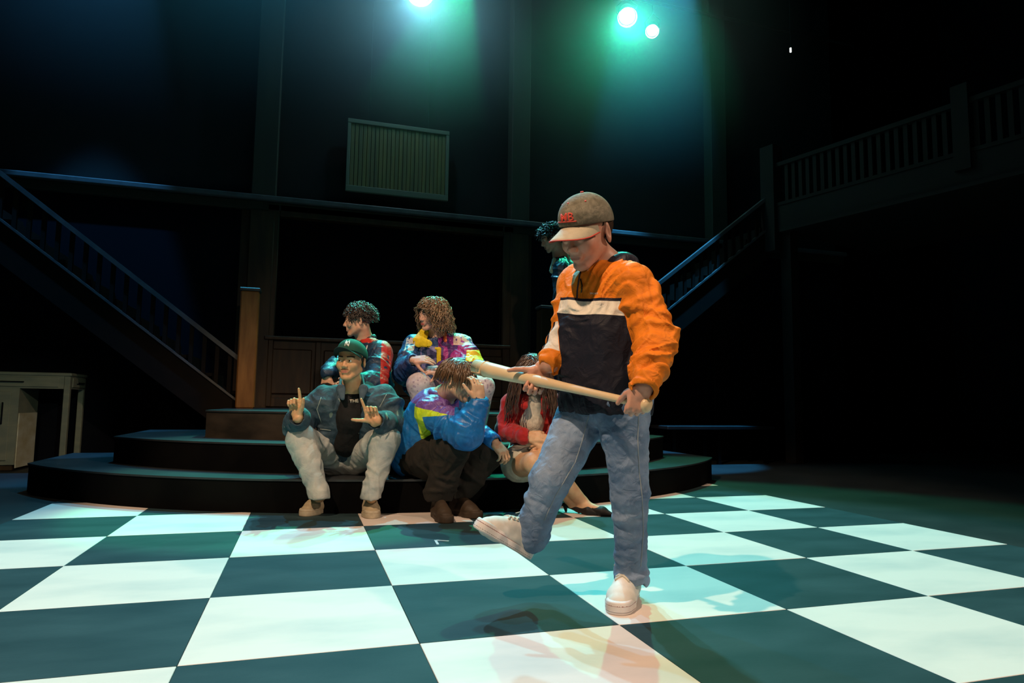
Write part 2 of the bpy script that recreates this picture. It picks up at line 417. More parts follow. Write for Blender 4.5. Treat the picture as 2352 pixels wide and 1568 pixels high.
part(dk, 'pedestal', bx(X0 - 0.43, X0 + 0.22, Y0, Y1, 0.05, H - 0.15), M['desk'])
part(dk, 'plinth', bx(X0 - 0.41, X0 + 0.20, Y0 + 0.02, Y1, 0.0, 0.05), M['wood_dark'])
dd = part(dk, 'door', bx(X0 - 0.40, X0 + 0.16, Y0 - 0.014, Y0, 0.09, H - 0.18, 0.004), M['desk'])
bx(X0 + 0.10, X0 + 0.115, Y0 - 0.04, Y0 - 0.025, 0.42, 0.62, 0.003).build('door_handle', M['chrome'], dd)
part(dk, 'side_panel', bx(X0 + 0.22, X0 + 0.228, Y0 + 0.02, Y1 - 0.02, 0.02, 0.52), M['desk_pale'])  # lit lower part of the pedestal side, painted pale

# ------------------------------------------------------------------ bench on the right, beyond the steps
bc = empty('bench', (6.0, 5.7, 0), 'low dark bench standing in the shadow right of the steps', 'bench')
part(bc, 'seat', bx(5.45, 6.9, 5.45, 5.85, 0.40, 0.44, 0.006), M['step_top'])
for x in (5.55, 6.15, 6.80):
    for y in (5.5, 5.8):
        part(bc, 'leg', bx(x - 0.02, x + 0.02, y - 0.02, y + 0.02, 0, 0.40), M['metal'])

# ------------------------------------------------------------------ lamps over the stage
def stage_lamp(loc, aim, label, lensmat, r=0.085):
    e = empty('stage_light', loc, label, 'stage light')
    d = (Vector(aim) - Vector(loc)).normalized()
    q = d.to_track_quat('-Z', 'Y').to_matrix()
    L0 = Vector(loc)
    def pt(z): return L0 - d * z
    part(e, 'housing', MB().tube([pt(-0.02), pt(0.0), pt(0.12), pt(0.26), pt(0.30)], [r * 1.25, r * 1.2, r * 1.15, r * 0.9, r * 0.5], 20, caps=False), M['housing'])
    part(e, 'housing_back', MB().tube([pt(0.295), pt(0.31)], [r * 0.52, r * 0.4], 20), M['housing'])
    part(e, 'lens', MB().tube([pt(0.03), pt(0.036)], [r, r], 24), lensmat)
    yk = MB()
    sdv = (q @ Vector((1, 0, 0)))
    up = Vector((0, 0, 1))
    yk.tube([pt(0.15) + sdv * r * 1.2, pt(0.15) + sdv * r * 1.4 + up * 0.1, pt(0.15) + up * 0.22, pt(0.15) - sdv * r * 1.4 + up * 0.1, pt(0.15) - sdv * r * 1.2], 0.008, 6)
    part(e, 'yoke', yk, M['housing'])
    part(e, 'clamp', MB().tube([pt(0.15) + up * 0.21, pt(0.15) + up * 0.31], 0.015, 8), M['housing'])
    return e
CAMV = tuple(CAMLOC)
def off(loc, aim, s=0.07):
    v = (Vector(loc) - Vector(aim)).normalized(); return tuple(Vector(loc) + v * s)
stage_lamp(off(LAMP_A, (2.3, 0.6, 0)), (2.3, 0.6, 0), 'lit blue-white stage light at the top edge, above the hanging board', M['lens'], 0.13)
stage_lamp(off(LAMP_B, (3.3, 1.4, 0)), (3.3, 1.4, 0), 'larger lit stage light with a green glow, upper right', M['lens_green'], 0.10)
stage_lamp(off(LAMP_C, (2.2, 1.0, 0)), (2.2, 1.0, 0), 'smaller lit white stage light just right of the green one', M['lens'], 0.07)
bar = MB().tube([(-7, 6.15, 5.98), (9, 6.15, 5.98)], 0.024, 10)
tag(bar.build('lighting_bar', M['housing'], origin=(2.4, 6.15, 5.98)), 'black pipe carrying the stage lights high above the steps', 'lighting bar')
tl = empty('practical_lamp', (7.75, 6.0, 5.6), 'tiny white point lamp high on the right in the dark', 'lamp')
part(tl, 'bulb', MB().tube([(7.75, 6.0, 5.58), (7.75, 6.0, 5.64)], 0.012, 8), mat('tiny_bulb', (1, 1, 1), emit=(0.9, 0.95, 0.9), estr=3))
part(tl, 'cord', MB().tube([(7.75, 6.0, 5.64), (7.75, 6.0, 8.9)], 0.004, 5), M['housing'])

# ------------------------------------------------------------------ haze hanging in the beams
hz = bpy.data.materials.new('stage_haze'); hz.use_nodes = True
t = hz.node_tree; t.nodes.remove(t.nodes['Principled BSDF'])
vs = N(t, 'ShaderNodeVolumeScatter', Density=0.03, Anisotropy=0.25)
vs.inputs['Color'].default_value = (1, 1, 1, 1)
tc = N(t, 'ShaderNodeTexCoord'); sx = N(t, 'ShaderNodeSeparateXYZ'); mr = N(t, 'ShaderNodeMapRange', interpolation_type='SMOOTHSTEP')
mr.inputs[1].default_value = 3.2; mr.inputs[2].default_value = 6.4; mr.inputs[3].default_value = 0.0; mr.inputs[4].default_value = 0.075
t.links.new(tc.outputs['Object'], sx.inputs[0]); t.links.new(sx.outputs[2], mr.inputs[0]); t.links.new(mr.outputs[0], vs.inputs['Density'])
t.links.new(vs.outputs[0], t.nodes['Material Output'].inputs['Volume'])
tag(bx(-4.0, 6.6, 4.3, 6.38, 3.2, 8.9).build('haze', hz), 'thin stage haze glowing round the lit lamps', 'haze', kind='stuff')
# ------------------------------------------------------------------ sculpting: smooth distance fields turned into meshes
def V3(p): return np.array(p, dtype=np.float64)
def nrm(v): v = V3(v); return v / max(1e-9, np.linalg.norm(v))
def frame(fwd, up):
    """columns: right-hand x (left of the figure is -x), forward y, up z"""
    f = nrm(fwd); r = nrm(np.cross(f, up)); u = np.cross(r, f)
    return np.stack([r, f, u], 1)
def _hash(i, j, k, s):
    h = (i * 73856093) ^ (j * 19349663) ^ (k * 83492791) ^ (s * 2654435761)
    h = (h ^ (h >> 13)) * 1274126177
    return ((h ^ (h >> 16)) & 0xFFFF).astype(np.float32) / 32767.5 - 1.0
def noise(p, s=0):
    q = np.floor(p).astype(np.int64); f = (p - q).astype(np.float32); f = f * f * (3 - 2 * f)
    r = 0
    for a in (0, 1):
        wa = f[..., 0] if a else 1 - f[..., 0]
        for b in (0, 1):
            wb = wa * (f[..., 1] if b else 1 - f[..., 1])
            for c in (0, 1):
                wc = wb * (f[..., 2] if c else 1 - f[..., 2])
                r = r + wc * _hash(q[..., 0] + a, q[..., 1] + b, q[..., 2] + c, s)
    return r
def cone(a, b, r1, r2, folds=None, ref=(0.3, 0.2, 0.9), sq=None):
    """tapered capsule; folds: (t in metres, angle, tilt, amplitude, width); sq: (direction, factor) flattens the section"""
    a = V3(a); b = V3(b); ba = b - a; L = np.linalg.norm(ba) + 1e-9; d = ba / L
    e1 = nrm(np.cross(d, V3(ref) + 1e-3)); e2 = np.cross(d, e1)
    c_, m_ = (a + b) / 2, L / 2
    a, d, e1, e2 = (x.astype(np.float32) for x in (a, d, e1, e2)); L = float(L); n = nrm(sq[0]).astype(np.float32) if sq is not None else None
    def fn(p):
        pa = p - a
        s = pa @ d; t = np.clip(s / L, 0, 1)
        q = pa - (t * L)[..., None] * d
        if sq is not None:
            k = q @ n
            q = q + (k * np.float32(1.0 / sq[1] - 1))[..., None] * n
        r = r1 + (r2 - r1) * t
        if folds:
            th = np.arctan2(pa @ e2, pa @ e1)
            for (t0, ph, tilt, amp, w) in folds:
                x = (s - t0 - tilt * np.sin(th - ph)) / w
                r = r + amp * np.exp(-x * x) * (0.5 + 0.5 * np.cos(th - ph))
        return np.sqrt(np.einsum('...i,...i', q, q)) - r
    m = max(r1, r2) + (0.02 if folds else 0)
    if sq is not None: m *= max(1, sq[1])
    return fn, c_, m_ + m
def ball(c, r): return cone(c, V3(c) + V3((0, 0, 1e-4)), r, r)
def ell(c, rad, R=None):
    c = V3(c); rad = V3(rad); c3 = c.astype(np.float32); r3 = rad.astype(np.float32); R3 = R.astype(np.float32) if R is not None else None
    def fn(p):
        q = p - c3
        if R3 is not None: q = q @ R3
        q = q / r3; k0 = np.sqrt(np.einsum('...i,...i', q, q)); q = q / r3; k1 = np.sqrt(np.einsum('...i,...i', q, q)) + 1e-9
        return k0 * (k0 - 1) / k1
    return fn, c, float(rad.max())
def rbox(c, half, r, R=None):
    c = V3(c); half = V3(half) - r
    def fn(p):
        q = p - c
        if R is not None: q = q @ R
        q = np.abs(q) - half
        return np.sqrt((np.maximum(q, 0) ** 2).sum(-1)) + np.minimum(q.max(-1), 0) - r
    return fn, c, float(np.linalg.norm(half + r))
def halfspace(p0, n):
    p0 = V3(p0); n = nrm(n)
    return (lambda p: (p - p0) @ n), p0, 1e9
class Sdf:
    def __init__(s): s.ops = []; s.disp = None
    def u(s, prim, k=0.01): s.ops.append((prim, 'u', k)); return s
    def cut(s, prim, k=0.004): s.ops.append((prim, 's', k)); return s
    def keep(s, prim, k=0.003): s.ops.append((prim, 'i', k)); return s
    def chain(s, pts, rads, k=0.01, **kw):
        for i in range(len(pts) - 1): s.u(cone(pts[i], pts[i + 1], rads[i], rads[i + 1], **kw), k)
        return s
    def merge(s, o): s.ops += o.ops; return s
    def __call__(s, p, reach=None):
        """p (..., 3); with reach (block centres, block radius) far shapes are skipped block by block"""
        p = p.astype(np.float32); d = np.full(p.shape[:-1], 1.0, dtype=np.float32)
        for (fn, c, br), op, k in s.ops:
            if reach is not None and br < 1e8:
                m = np.linalg.norm(reach[0] - c, axis=-1) < br + reach[1] + k + 0.02
                if not m.any(): continue
                if m.all(): m = slice(None)
            else: m = slice(None)
            e = fn(p[m]); x = d[m]
            if op == 'u': h = np.maximum(k - np.abs(x - e), 0) / k; x = np.minimum(x, e) - h * h * k * 0.25
            elif op == 's': e = -e; h = np.maximum(k - np.abs(x - e), 0) / k; x = np.maximum(x, e) + h * h * k * 0.25
            else: h = np.maximum(k - np.abs(x - e), 0) / k; x = np.maximum(x, e) + h * h * k * 0.25
            d[m] = x
        if s.disp is not None: d = d - s.disp(p)
        return d
    def bounds(s, pad=0.02):
        lo = np.min([c - br for (fn, c, br), op, k in s.ops if op == 'u'], 0); hi = np.max([c + br for (fn, c, br), op, k in s.ops if op == 'u'], 0)
        return lo - pad, hi + pad
    def polygonise(s, vox, near=None, far=None):
        n = 8; lo, hi = s.bounds(); B = vox * n
        nb = np.ceil((hi - lo) / B).astype(int)
        gi = np.stack(np.meshgrid(*[np.arange(k) for k in nb], indexing='ij'), -1).reshape(-1, 3)
        cen = lo + (gi + 0.5) * B; rad = B * 0.87
        act = []
        for i in range(0, len(cen), 20000):
            c_ = cen[i:i + 20000]; act.append(np.abs(s(c_)) < rad * 1.35 + 0.012)
        gi = gi[np.concatenate(act)]
        if near is not None or far is not None:
            cb = lo + (gi + 0.5) * B
            inside = np.zeros(len(gi), bool)
            for c_, r_ in (near if near is not None else far): inside |= np.linalg.norm(cb - c_, axis=1) < r_ + (rad if near is not None else -rad)
            gi = gi[inside if near is not None else ~inside]
        if len(gi) == 0: return np.zeros((0, 3)), np.zeros((0, 4), int)
        loc = np.stack(np.meshgrid(*[np.arange(n + 1)] * 3, indexing='ij'), -1)
        D = nb * n + 1; VV = []; ids = []; E = []
        for i in range(0, len(gi), 1500):
            g = gi[i:i + 1500]
            base = (g * n)[:, None, None, None, :] + loc
            p = lo + base * vox
            d = s(p, (lo + (g + 0.5) * B, rad))
            ins = d < 0
            c8 = [ins[:, a:a + n, b:b + n, c:c + n] for a in (0, 1) for b in (0, 1) for c in (0, 1)]
            sm = sum(c.astype(np.int8) for c in c8); surf = (sm > 0) & (sm < 8)
            bi, ii, jj, kk = np.nonzero(surf)
            if len(bi) == 0: continue
            vals = {}
            for a in (0, 1):
                for b in (0, 1):
                    for c in (0, 1): vals[(a, b, c)] = d[bi, ii + a, jj + b, kk + c]
            acc = np.zeros((len(bi), 3)); cnt = np.zeros(len(bi))
            cs = [(a, b, c) for a in (0, 1) for b in (0, 1) for c in (0, 1)]
            for c0 in cs:
                for ax in range(3):
                    if c0[ax]: continue
                    c1 = list(c0); c1[ax] = 1; c1 = tuple(c1)
                    v0 = vals[c0]; v1 = vals[c1]; x = (v0 < 0) != (v1 < 0)
                    t = np.where(x, v0 / np.where(x, v0 - v1, 1), 0)
                    pt = np.zeros((len(bi), 3)); pt += c0; pt[:, ax] += t
                    acc[x] += pt[x]; cnt[x] += 1
            cell = g[bi] * n + np.stack([ii, jj, kk], 1)
            VV.append(lo + (cell + acc / cnt[:, None]) * vox)
            ids.append((cell[:, 0] * D[1] + cell[:, 1]) * D[2] + cell[:, 2])
            for ax in range(3):
                sl0 = [slice(None), slice(0, n), slice(0, n), slice(0, n)]; sl1 = list(sl0); sl1[ax + 1] = slice(1, n + 1)
                x0 = ins[tuple(sl0)]; x1 = ins[tuple(sl1)]
                bb = np.nonzero(x0 != x1)
                cc = g[bb[0]] * n + np.stack(bb[1:], 1)
                E.append((ax, cc, x0[bb]))
        if not VV: return np.zeros((0, 3)), np.zeros((0, 4), int)
        V_ = np.concatenate(VV); I_ = np.concatenate(ids); o = np.argsort(I_); V_ = V_[o]; I_ = I_[o]
        F = []
        for ax, cc, flip in E:
            o1, o2 = (ax + 1) % 3, (ax + 2) % 3
            q = []
            for (a, b) in ((0, 0), (1, 0), (1, 1), (0, 1)):
                c2 = cc.copy(); c2[:, o1] -= a; c2[:, o2] -= b
                idx = (c2[:, 0] * D[1] + c2[:, 1]) * D[2] + c2[:, 2]
                w = np.searchsorted(I_, idx); w = np.minimum(w, len(I_) - 1)
                w[I_[w] != idx] = -1; q.append(w)
            q = np.stack(q, 1); ok = (q >= 0).all(1)
            q = q[ok]; fl = flip[ok]
            q[~fl] = q[~fl][:, ::-1]
            F.append(q)
        return V_, np.concatenate(F)
def quads_to_mesh(name, V_, F):
    me = bpy.data.meshes.new(name)
    me.vertices.add(len(V_)); me.vertices.foreach_set('co', V_.astype(np.float32).ravel())
    me.loops.add(F.size); me.loops.foreach_set('vertex_index', F.astype(np.int32).ravel())
    me.polygons.add(len(F)); me.polygons.foreach_set('loop_start', np.arange(0, F.size, 4, dtype=np.int32))
    me.polygons.foreach_set('use_smooth', np.ones(len(F), dtype=bool))
    me.update(calc_edges=True)
    return me
def sculpt(name, sdf, vox, mt, parent, fields=None, fine=None, coarse=3.2):
    """fields: dict name -> function of the world points, stored as smooth attributes that the material thresholds"""
    if fine is None: V_, F = sdf.polygonise(vox)
    else:      # full detail on head and hands, coarser under the clothes
        V_, F = sdf.polygonise(vox, near=fine); V2, F2 = sdf.polygonise(vox * coarse, far=fine)
        F = np.concatenate([F, F2 + len(V_)]); V_ = np.concatenate([V_, V2])
    org = V3(parent.matrix_world.translation) if False else V3(PORG[parent.name])
    me = quads_to_mesh(name, V_ - org, F)
    for k, fn in (fields or {}).items():
        a = me.attributes.new(k, 'FLOAT', 'POINT'); a.data.foreach_set('value', np.asarray(fn(V_), dtype=np.float32))
    me.materials.append(mt)
    o = bpy.data.objects.new(name, me); COL.objects.link(o); o.parent = parent
    PORG[o.name] = org
    return o
PORG = {}
def painted(name, base, regions=(), rough=0.7, bump=0.25, bscale=350, color2=None, scale=14, sheen=0.0, spec=0.3, sss=0.0, bdist=0.0015, mottle=0.35, wrinkle=0.0, wscale=18):
    """regions: (attribute, colour); the colour shows where the attribute is above zero"""
    mt = mat(name, base, rough, spec=spec, sheen=sheen)
    t = mt.node_tree; b = t.nodes['Principled BSDF']; tc = t.nodes['Texture Coordinate']
    if sss:
        b.inputs['Subsurface Weight'].default_value = sss; b.inputs['Subsurface Radius'].default_value = (0.010, 0.004, 0.002); b.inputs['Subsurface Scale'].default_value = 0.6
    nz = N(t, 'ShaderNodeTexNoise', Scale=scale, Detail=6.0); t.links.new(tc.outputs['Object'], nz.inputs['Vector'])
    rp = N(t, 'ShaderNodeValToRGB'); rp.color_ramp.elements[0].position = 0.35; rp.color_ramp.elements[1].position = 0.68
    rp.color_ramp.elements[0].color = c4(base); rp.color_ramp.elements[1].color = c4(color2 if color2 else base)
    t.links.new(nz.outputs[0], rp.inputs[0]); cur = rp.outputs[0]
    for at, col in regions:
        an = N(t, 'ShaderNodeAttribute', attribute_name=at)
        mth = N(t, 'ShaderNodeMath', operation='GREATER_THAN'); mth.inputs[1].default_value = 0.0
        t.links.new(an.outputs['Fac'], mth.inputs[0])
        mx = N(t, 'ShaderNodeMix', data_type='RGBA'); t.links.new(mth.outputs[0], mx.inputs[0]); t.links.new(cur, mx.inputs[6]); mx.inputs[7].default_value = c4(col)
        cur = mx.outputs[2]
    # a little uneven dye
    mr = N(t, 'ShaderNodeMapRange'); mr.inputs[1].default_value = 0.3; mr.inputs[2].default_value = 0.7; mr.inputs[3].default_value = 1 - mottle * 0.5; mr.inputs[4].default_value = 1 + mottle * 0.3
    n3 = N(t, 'ShaderNodeTexNoise', Scale=scale * 2.7, Detail=4.0); t.links.new(tc.outputs['Object'], n3.inputs['Vector']); t.links.new(n3.outputs[0], mr.inputs[0])
    hs = N(t, 'ShaderNodeHueSaturation'); t.links.new(cur, hs.inputs['Color']); t.links.new(mr.outputs[0], hs.inputs['Value'])
    t.links.new(hs.outputs[0], b.inputs['Base Color'])
    n2 = N(t, 'ShaderNodeTexNoise', Scale=bscale, Detail=2.0); t.links.new(tc.outputs['Object'], n2.inputs['Vector'])
    bp = N(t, 'ShaderNodeBump', Strength=bump, Distance=bdist); t.links.new(n2.outputs[0], bp.inputs['Height'])
    last = bp
    if wrinkle:
        n4 = N(t, 'ShaderNodeTexNoise', Scale=wscale, Detail=3.0, Distortion=1.2); t.links.new(tc.outputs['Object'], n4.inputs['Vector'])
        b2 = N(t, 'ShaderNodeBump', Strength=wrinkle, Distance=0.012); t.links.new(n4.outputs[0], b2.inputs['Height']); t.links.new(bp.outputs[0], b2.inputs['Normal']); last = b2
    t.links.new(last.outputs[0], b.inputs['Normal'])
    return mt
def rfolds(rng, L, n, amp, w=0.012, where=(0.1, 0.95), tilt=0.03):
    return [(rng.uniform(*where) * L, rng.uniform(-PI, PI), rng.uniform(-tilt, tilt), amp * rng.uniform(0.5, 1.2) * rng.choice((1, 1, -0.7)), w * rng.uniform(0.7, 1.5)) for _ in range(n)]

# ------------------------------------------------------------------ anatomy
class Head:
    """c: centre between the ears at eye height; fwd, up: where the face points"""
    def __init__(s, c, fwd, up, k=1.0, jaw=1.0, nose=1.0, gaze=None, eye_open=1.0, cheek=1.0, ear=1.0, ear_x=0.074):
        s.c = V3(c); s.R = frame(fwd, up); s.k = k; s.jaw = jaw; s.nose = nose; s.gaze = gaze; s.eo = eye_open; s.cheek = cheek; s.ear = ear; s.ear_x = ear_x
    def P(s, x, y, z): return s.c + s.R @ (V3((x, y, z)) * s.k)
    def loc(s, p): return ((p - s.c) @ s.R) / s.k
    def add(s, S):
        k = s.k; P = s.P; R = s.R; j = s.jaw
        S.u(ell(P(0, -0.012, 0.040), V3((0.074, 0.094, 0.080)) * k, R), 0.01)
        S.u(ell(P(0, 0.022, -0.018), V3((0.063, 0.068, 0.085)) * k, R), 0.02 * k)
        for q in (-1, 1):
            S.u(cone(P(q * 0.050 * j, -0.002, -0.052), P(q * 0.020, 0.062, -0.098), 0.019 * k, 0.015 * k), 0.022 * k)
            S.u(ball(P(q * 0.040, 0.058, -0.025), 0.024 * k * s.cheek), 0.022 * k)
        S.u(ball(P(0, 0.070, -0.100), 0.0165 * k), 0.018 * k)
        S.u(cone(P(-0.036, 0.080, 0.020), P(0.036, 0.080, 0.020), 0.011 * k, 0.011 * k), 0.016 * k)
        for q in (-1, 1):
            S.cut(ball(P(q * 0.032, 0.104, 0.000), 0.018 * k), 0.014 * k)
            S.u(ball(P(q * 0.031, 0.0775, -0.001), 0.0142 * k), 0.004 * k)
        S.u(cone(P(0, 0.084, 0.010), P(0, 0.108 * (0.5 + 0.5 * s.nose), -0.030), 0.0075 * k, 0.0105 * k), 0.010 * k)
        for q in (-1, 1):
            S.u(ball(P(q * 0.0125, 0.096, -0.034), 0.0082 * k), 0.006 * k)
            S.cut(ball(P(q * 0.007, 0.103, -0.043), 0.0032 * k), 0.003)
        S.u(ell(P(0, 0.082, -0.060), V3((0.027, 0.011, 0.020)) * k, R), 0.014 * k)
        S.u(cone(P(-0.019, 0.0875, -0.060), P(0.019, 0.0875, -0.060), 0.0040 * k, 0.0040 * k), 0.004 * k)
        S.u(cone(P(-0.016, 0.0885, -0.0705), P(0.016, 0.0885, -0.0705), 0.0048 * k, 0.0048 * k), 0.004 * k)
        S.cut(cone(P(-0.023, 0.098, -0.0650), P(0.023, 0.098, -0.0650), 0.0050 * k, 0.0050 * k), 0.003 * k)
        for q in (-1, 1):      # eye slits
            S.cut(ell(P(q * 0.031, 0.093, -0.001), V3((0.0118, 0.010, 0.0048 * s.eo)) * k, R), 0.002)
            e = P(q * s.ear_x, -0.012, -0.008); ke = k * s.ear
            Re = frame(R @ V3((q * 0.85, -0.5, 0)), R[:, 2])
            S.u(ell(e + R @ V3((q * 0.006, -0.006, 0)) * ke, V3((0.0165, 0.0075, 0.030)) * ke, Re), 0.006 * k)
            S.cut(ell(e + R @ V3((q * 0.015, 0.001, 0.003)) * ke, V3((0.008, 0.007, 0.016)) * ke, Re), 0.004 * k)
    def neck(s, S, base, r=0.052, r2=0.060):
        S.u(cone(s.P(0, -0.022, -0.050), base, r * s.k, r2 * s.k), 0.020)
    def fields(s):
        def lips(p):
            q = s.loc(p); d1 = 1 - np.sqrt((q[:, 0] / 0.0225) ** 2 + ((q[:, 2] + 0.0655) / (0.0078 - 0.10 * np.abs(q[:, 0]) ** 1.0 * 0.1)) ** 2)
            return np.where(q[:, 1] > 0.06, d1, -1)
        def brow(p):
            q = s.loc(p); ax = np.abs(q[:, 0]); zc = 0.0235 + 0.10 * (ax - 0.018) - 2.6 * (ax - 0.036).clip(0) ** 1.5
            d = np.minimum(0.0042 - np.abs(q[:, 2] - zc), np.minimum(ax - 0.011, 0.050 - ax))
            return np.where(q[:, 1] > 0.04, d, -1)
        return {'lips': lips, 'brow': brow}
    def eyes(s, parent, iris=(0.10, 0.05, 0.02)):
        g = nrm(s.gaze) if s.gaze is not None else s.R[:, 1]
        for q in (-1, 1):
            c = s.P(q * 0.031, 0.0775, -0.001); r = 0.0131 * s.k
            S = Sdf().u(ball(c, r))
            key = 'eye_%.2f_%.2f' % iris[:2]
            if key not in M:
                M[key] = painted('eyeball', (0.75, 0.73, 0.70), (('iris', iris), ('pupil', (0.01, 0.01, 0.01))), 0.15, bump=0, mottle=0, spec=0.6)
            sculpt('eye', S, 0.0032, M[key], parent, {'iris': lambda p: (p - c) @ g / r - 0.88, 'pupil': lambda p: (p - c) @ g / r - 0.965})
class Hand:
    """w: wrist; d: towards the fingers; n: out of the back of the hand; side +1: thumb lies on cross(d, n) side"""
    L = (0.070, 0.079, 0.073, 0.058)
    def __init__(s, w, d, n, side=1, k=1.0, curl=(10, 15, 15), curls=None, thumb=(0.6, 0.5, 0.2), tcurl=15, spread=4.0):
        s.w = V3(w); s.d = nrm(d); s.n = nrm(V3(n) - s.d * (V3(n) @ s.d)); s.x = np.cross(s.d, s.n) * side
        s.k = k; s.curls = curls or [curl] * 4; s.thumb = thumb; s.tcurl = tcurl; s.spread = spread
    def P(s, x, y, z): return s.w + (s.x * x + s.d * y + s.n * z) * s.k
    def add(s, S, from_=None, ra=0.031):
        k = s.k; R = np.stack([s.x, s.d, s.n], 1)
        if np.linalg.det(R) < 0: R = np.stack([-s.x, s.d, s.n], 1)
        if from_ is not None: S.u(cone(from_, s.P(0, 0.0, 0), ra * k * 1.15, 0.0235 * k, sq=(s.n, 0.86)), 0.015)
        S.u(cone(s.P(0, 0, 0), s.P(0, 0.03, 0), 0.024 * k, 0.026 * k, sq=(s.n, 0.72)), 0.012 * k)
        S.u(rbox(s.P(0.0, 0.050, 0.000), V3((0.040, 0.042, 0.0135)) * k, 0.012 * k, R), 0.012 * k)
        S.u(cone(s.P(0.020, 0.018, -0.008), s.P(0.030, 0.048, -0.010), 0.014 * k, 0.013 * k), 0.010 * k)
        xs = (0.030, 0.010, -0.010, -0.029); ys = (0.088, 0.092, 0.088, 0.080)
        for i in range(4):
            a = s.P(xs[i], ys[i], 0.001); ang = 0.0; sp = math.radians((1.5 - i) * s.spread)
            base = s.d * math.cos(sp) + s.x * math.sin(sp)
            r = (0.0092, 0.0094, 0.0090, 0.0080)[i] * k
            S.u(ball(a, r * 1.12), 0.006 * k)
            for j, f in enumerate((0.46, 0.30, 0.24)):
                ang += math.radians(s.curls[i][j])
                dr = base * math.cos(ang) - s.n * math.sin(ang)
                b = a + dr * s.L[i] * f * k
                S.u(cone(a, b, r * (1.0, 0.93, 0.88)[j], r * (0.95, 0.88, 0.72)[j]), 0.0022 if j or True else 0.004)
                a = b
        t0 = s.P(0.026, 0.022, -0.006)
        tx, ty, tz = s.thumb
        dr = nrm(s.x * tx + s.d * ty - s.n * tz)
        t1 = t0 + dr * 0.040 * k
        dr2 = nrm(dr + s.d * math.sin(math.radians(s.tcurl)) - s.n * 0.3 * math.sin(math.radians(s.tcurl)))
        t2 = t1 + dr2 * 0.032 * k; t3 = t2 + nrm(dr2 * 1.0 + s.d * 0.15) * 0.024 * k
        S.u(cone(t0, t1, 0.0145 * k, 0.0115 * k), 0.010 * k)
        S.u(cone(t1, t2, 0.0112 * k, 0.0100 * k), 0.004 * k)
        S.u(cone(t2, t3, 0.0102 * k, 0.0085 * k), 0.004 * k)
SKIN_REG = (('lips', (0.42, 0.14, 0.11)), ('brow', (0.035, 0.02, 0.012)))
def skin(name, col, lip=(0.40, 0.15, 0.11), brow=(0.03, 0.018, 0.01), extra=()):
    return painted(name, col, (('lips', lip), ('brow', brow)) + tuple(extra), 0.45, bump=0.15, bscale=500, color2=(col[0] * 0.95, col[1] * 0.80, col[2] * 0.75), scale=20, spec=0.45, sss=0.10, bdist=0.0008, mottle=0.15)
def person(loc, label, group=None):
    e = empty('person', tuple(loc), label, 'person', group); PORG[e.name] = V3(loc); return e
def locks(head, parent, mt, roots, fall, n, length, rad, wave=0.0, freq=60, seg=7, seed=0, base=None, vox=0.004, stiff=0.5, jitter=0.25, layer=(1.02, 1.14), part=0.045, zlow=-0.12):
    """hair: a base shell plus many separate locks that fall over the skull and hang from it"""
    rng = random.Random(seed); mb = MB(); C0 = V3((0, -0.012, 0.040)); A0 = V3((0.078, 0.098, 0.084))
    for _ in range(n):
        p, d = roots(rng)
        q = V3(p); d = nrm(nrm(d) + V3([rng.uniform(-jitter, jitter) for _ in range(3)])); L = length(p, rng); pts = []; rr = []
        ph = rng.uniform(0, 2 * PI); lay = rng.uniform(*layer); st = L / (seg - 1)
        for s_ in range(seg):
            t = s_ / (seg - 1)
            k = (q - C0) / A0; m = np.linalg.norm(k)
            if m < lay * min(1, 0.9 + t): q = C0 + k / max(m, 1e-6) * lay * min(1, 0.9 + t) * A0
            if part and q[1] > 0.045 and q[2] < 0.055 and abs(q[0]) < part: q[0] = math.copysign(part, q[0] if abs(q[0]) > 0.004 else rng.uniform(-1, 1))
            w = wave * math.sin(ph + t * L * freq); w2 = wave * math.cos(ph * 1.7 + t * L * freq)
            sd = nrm(np.cross(d, V3((0.1, 0, 1.0)))); s2 = np.cross(d, sd)
            pts.append(head.P(*(q + sd * w + s2 * w2 * 0.7)))
            rr.append(rad * (1 - 0.7 * t ** 2) * rng.uniform(0.85, 1.15))
            d = nrm(d * stiff + V3(fall(q, t)) * (1 - stiff)); q = q + d * st
        mb.tube(pts, rr, 4, caps=False)
    org = PORG[parent.name]
    mb.v = [(a - org[0], b - org[1], c - org[2]) for a, b, c in mb.v]
    if base is not None:
        V_, F = base.polygonise(vox); n0 = len(mb.v)
        mb.v += [tuple(v) for v in (V_ - org)]; mb.f += [tuple(int(i) + n0 for i in q) for q in F]
    return link('hair', mb.mesh('hair'), mt, parent, True)
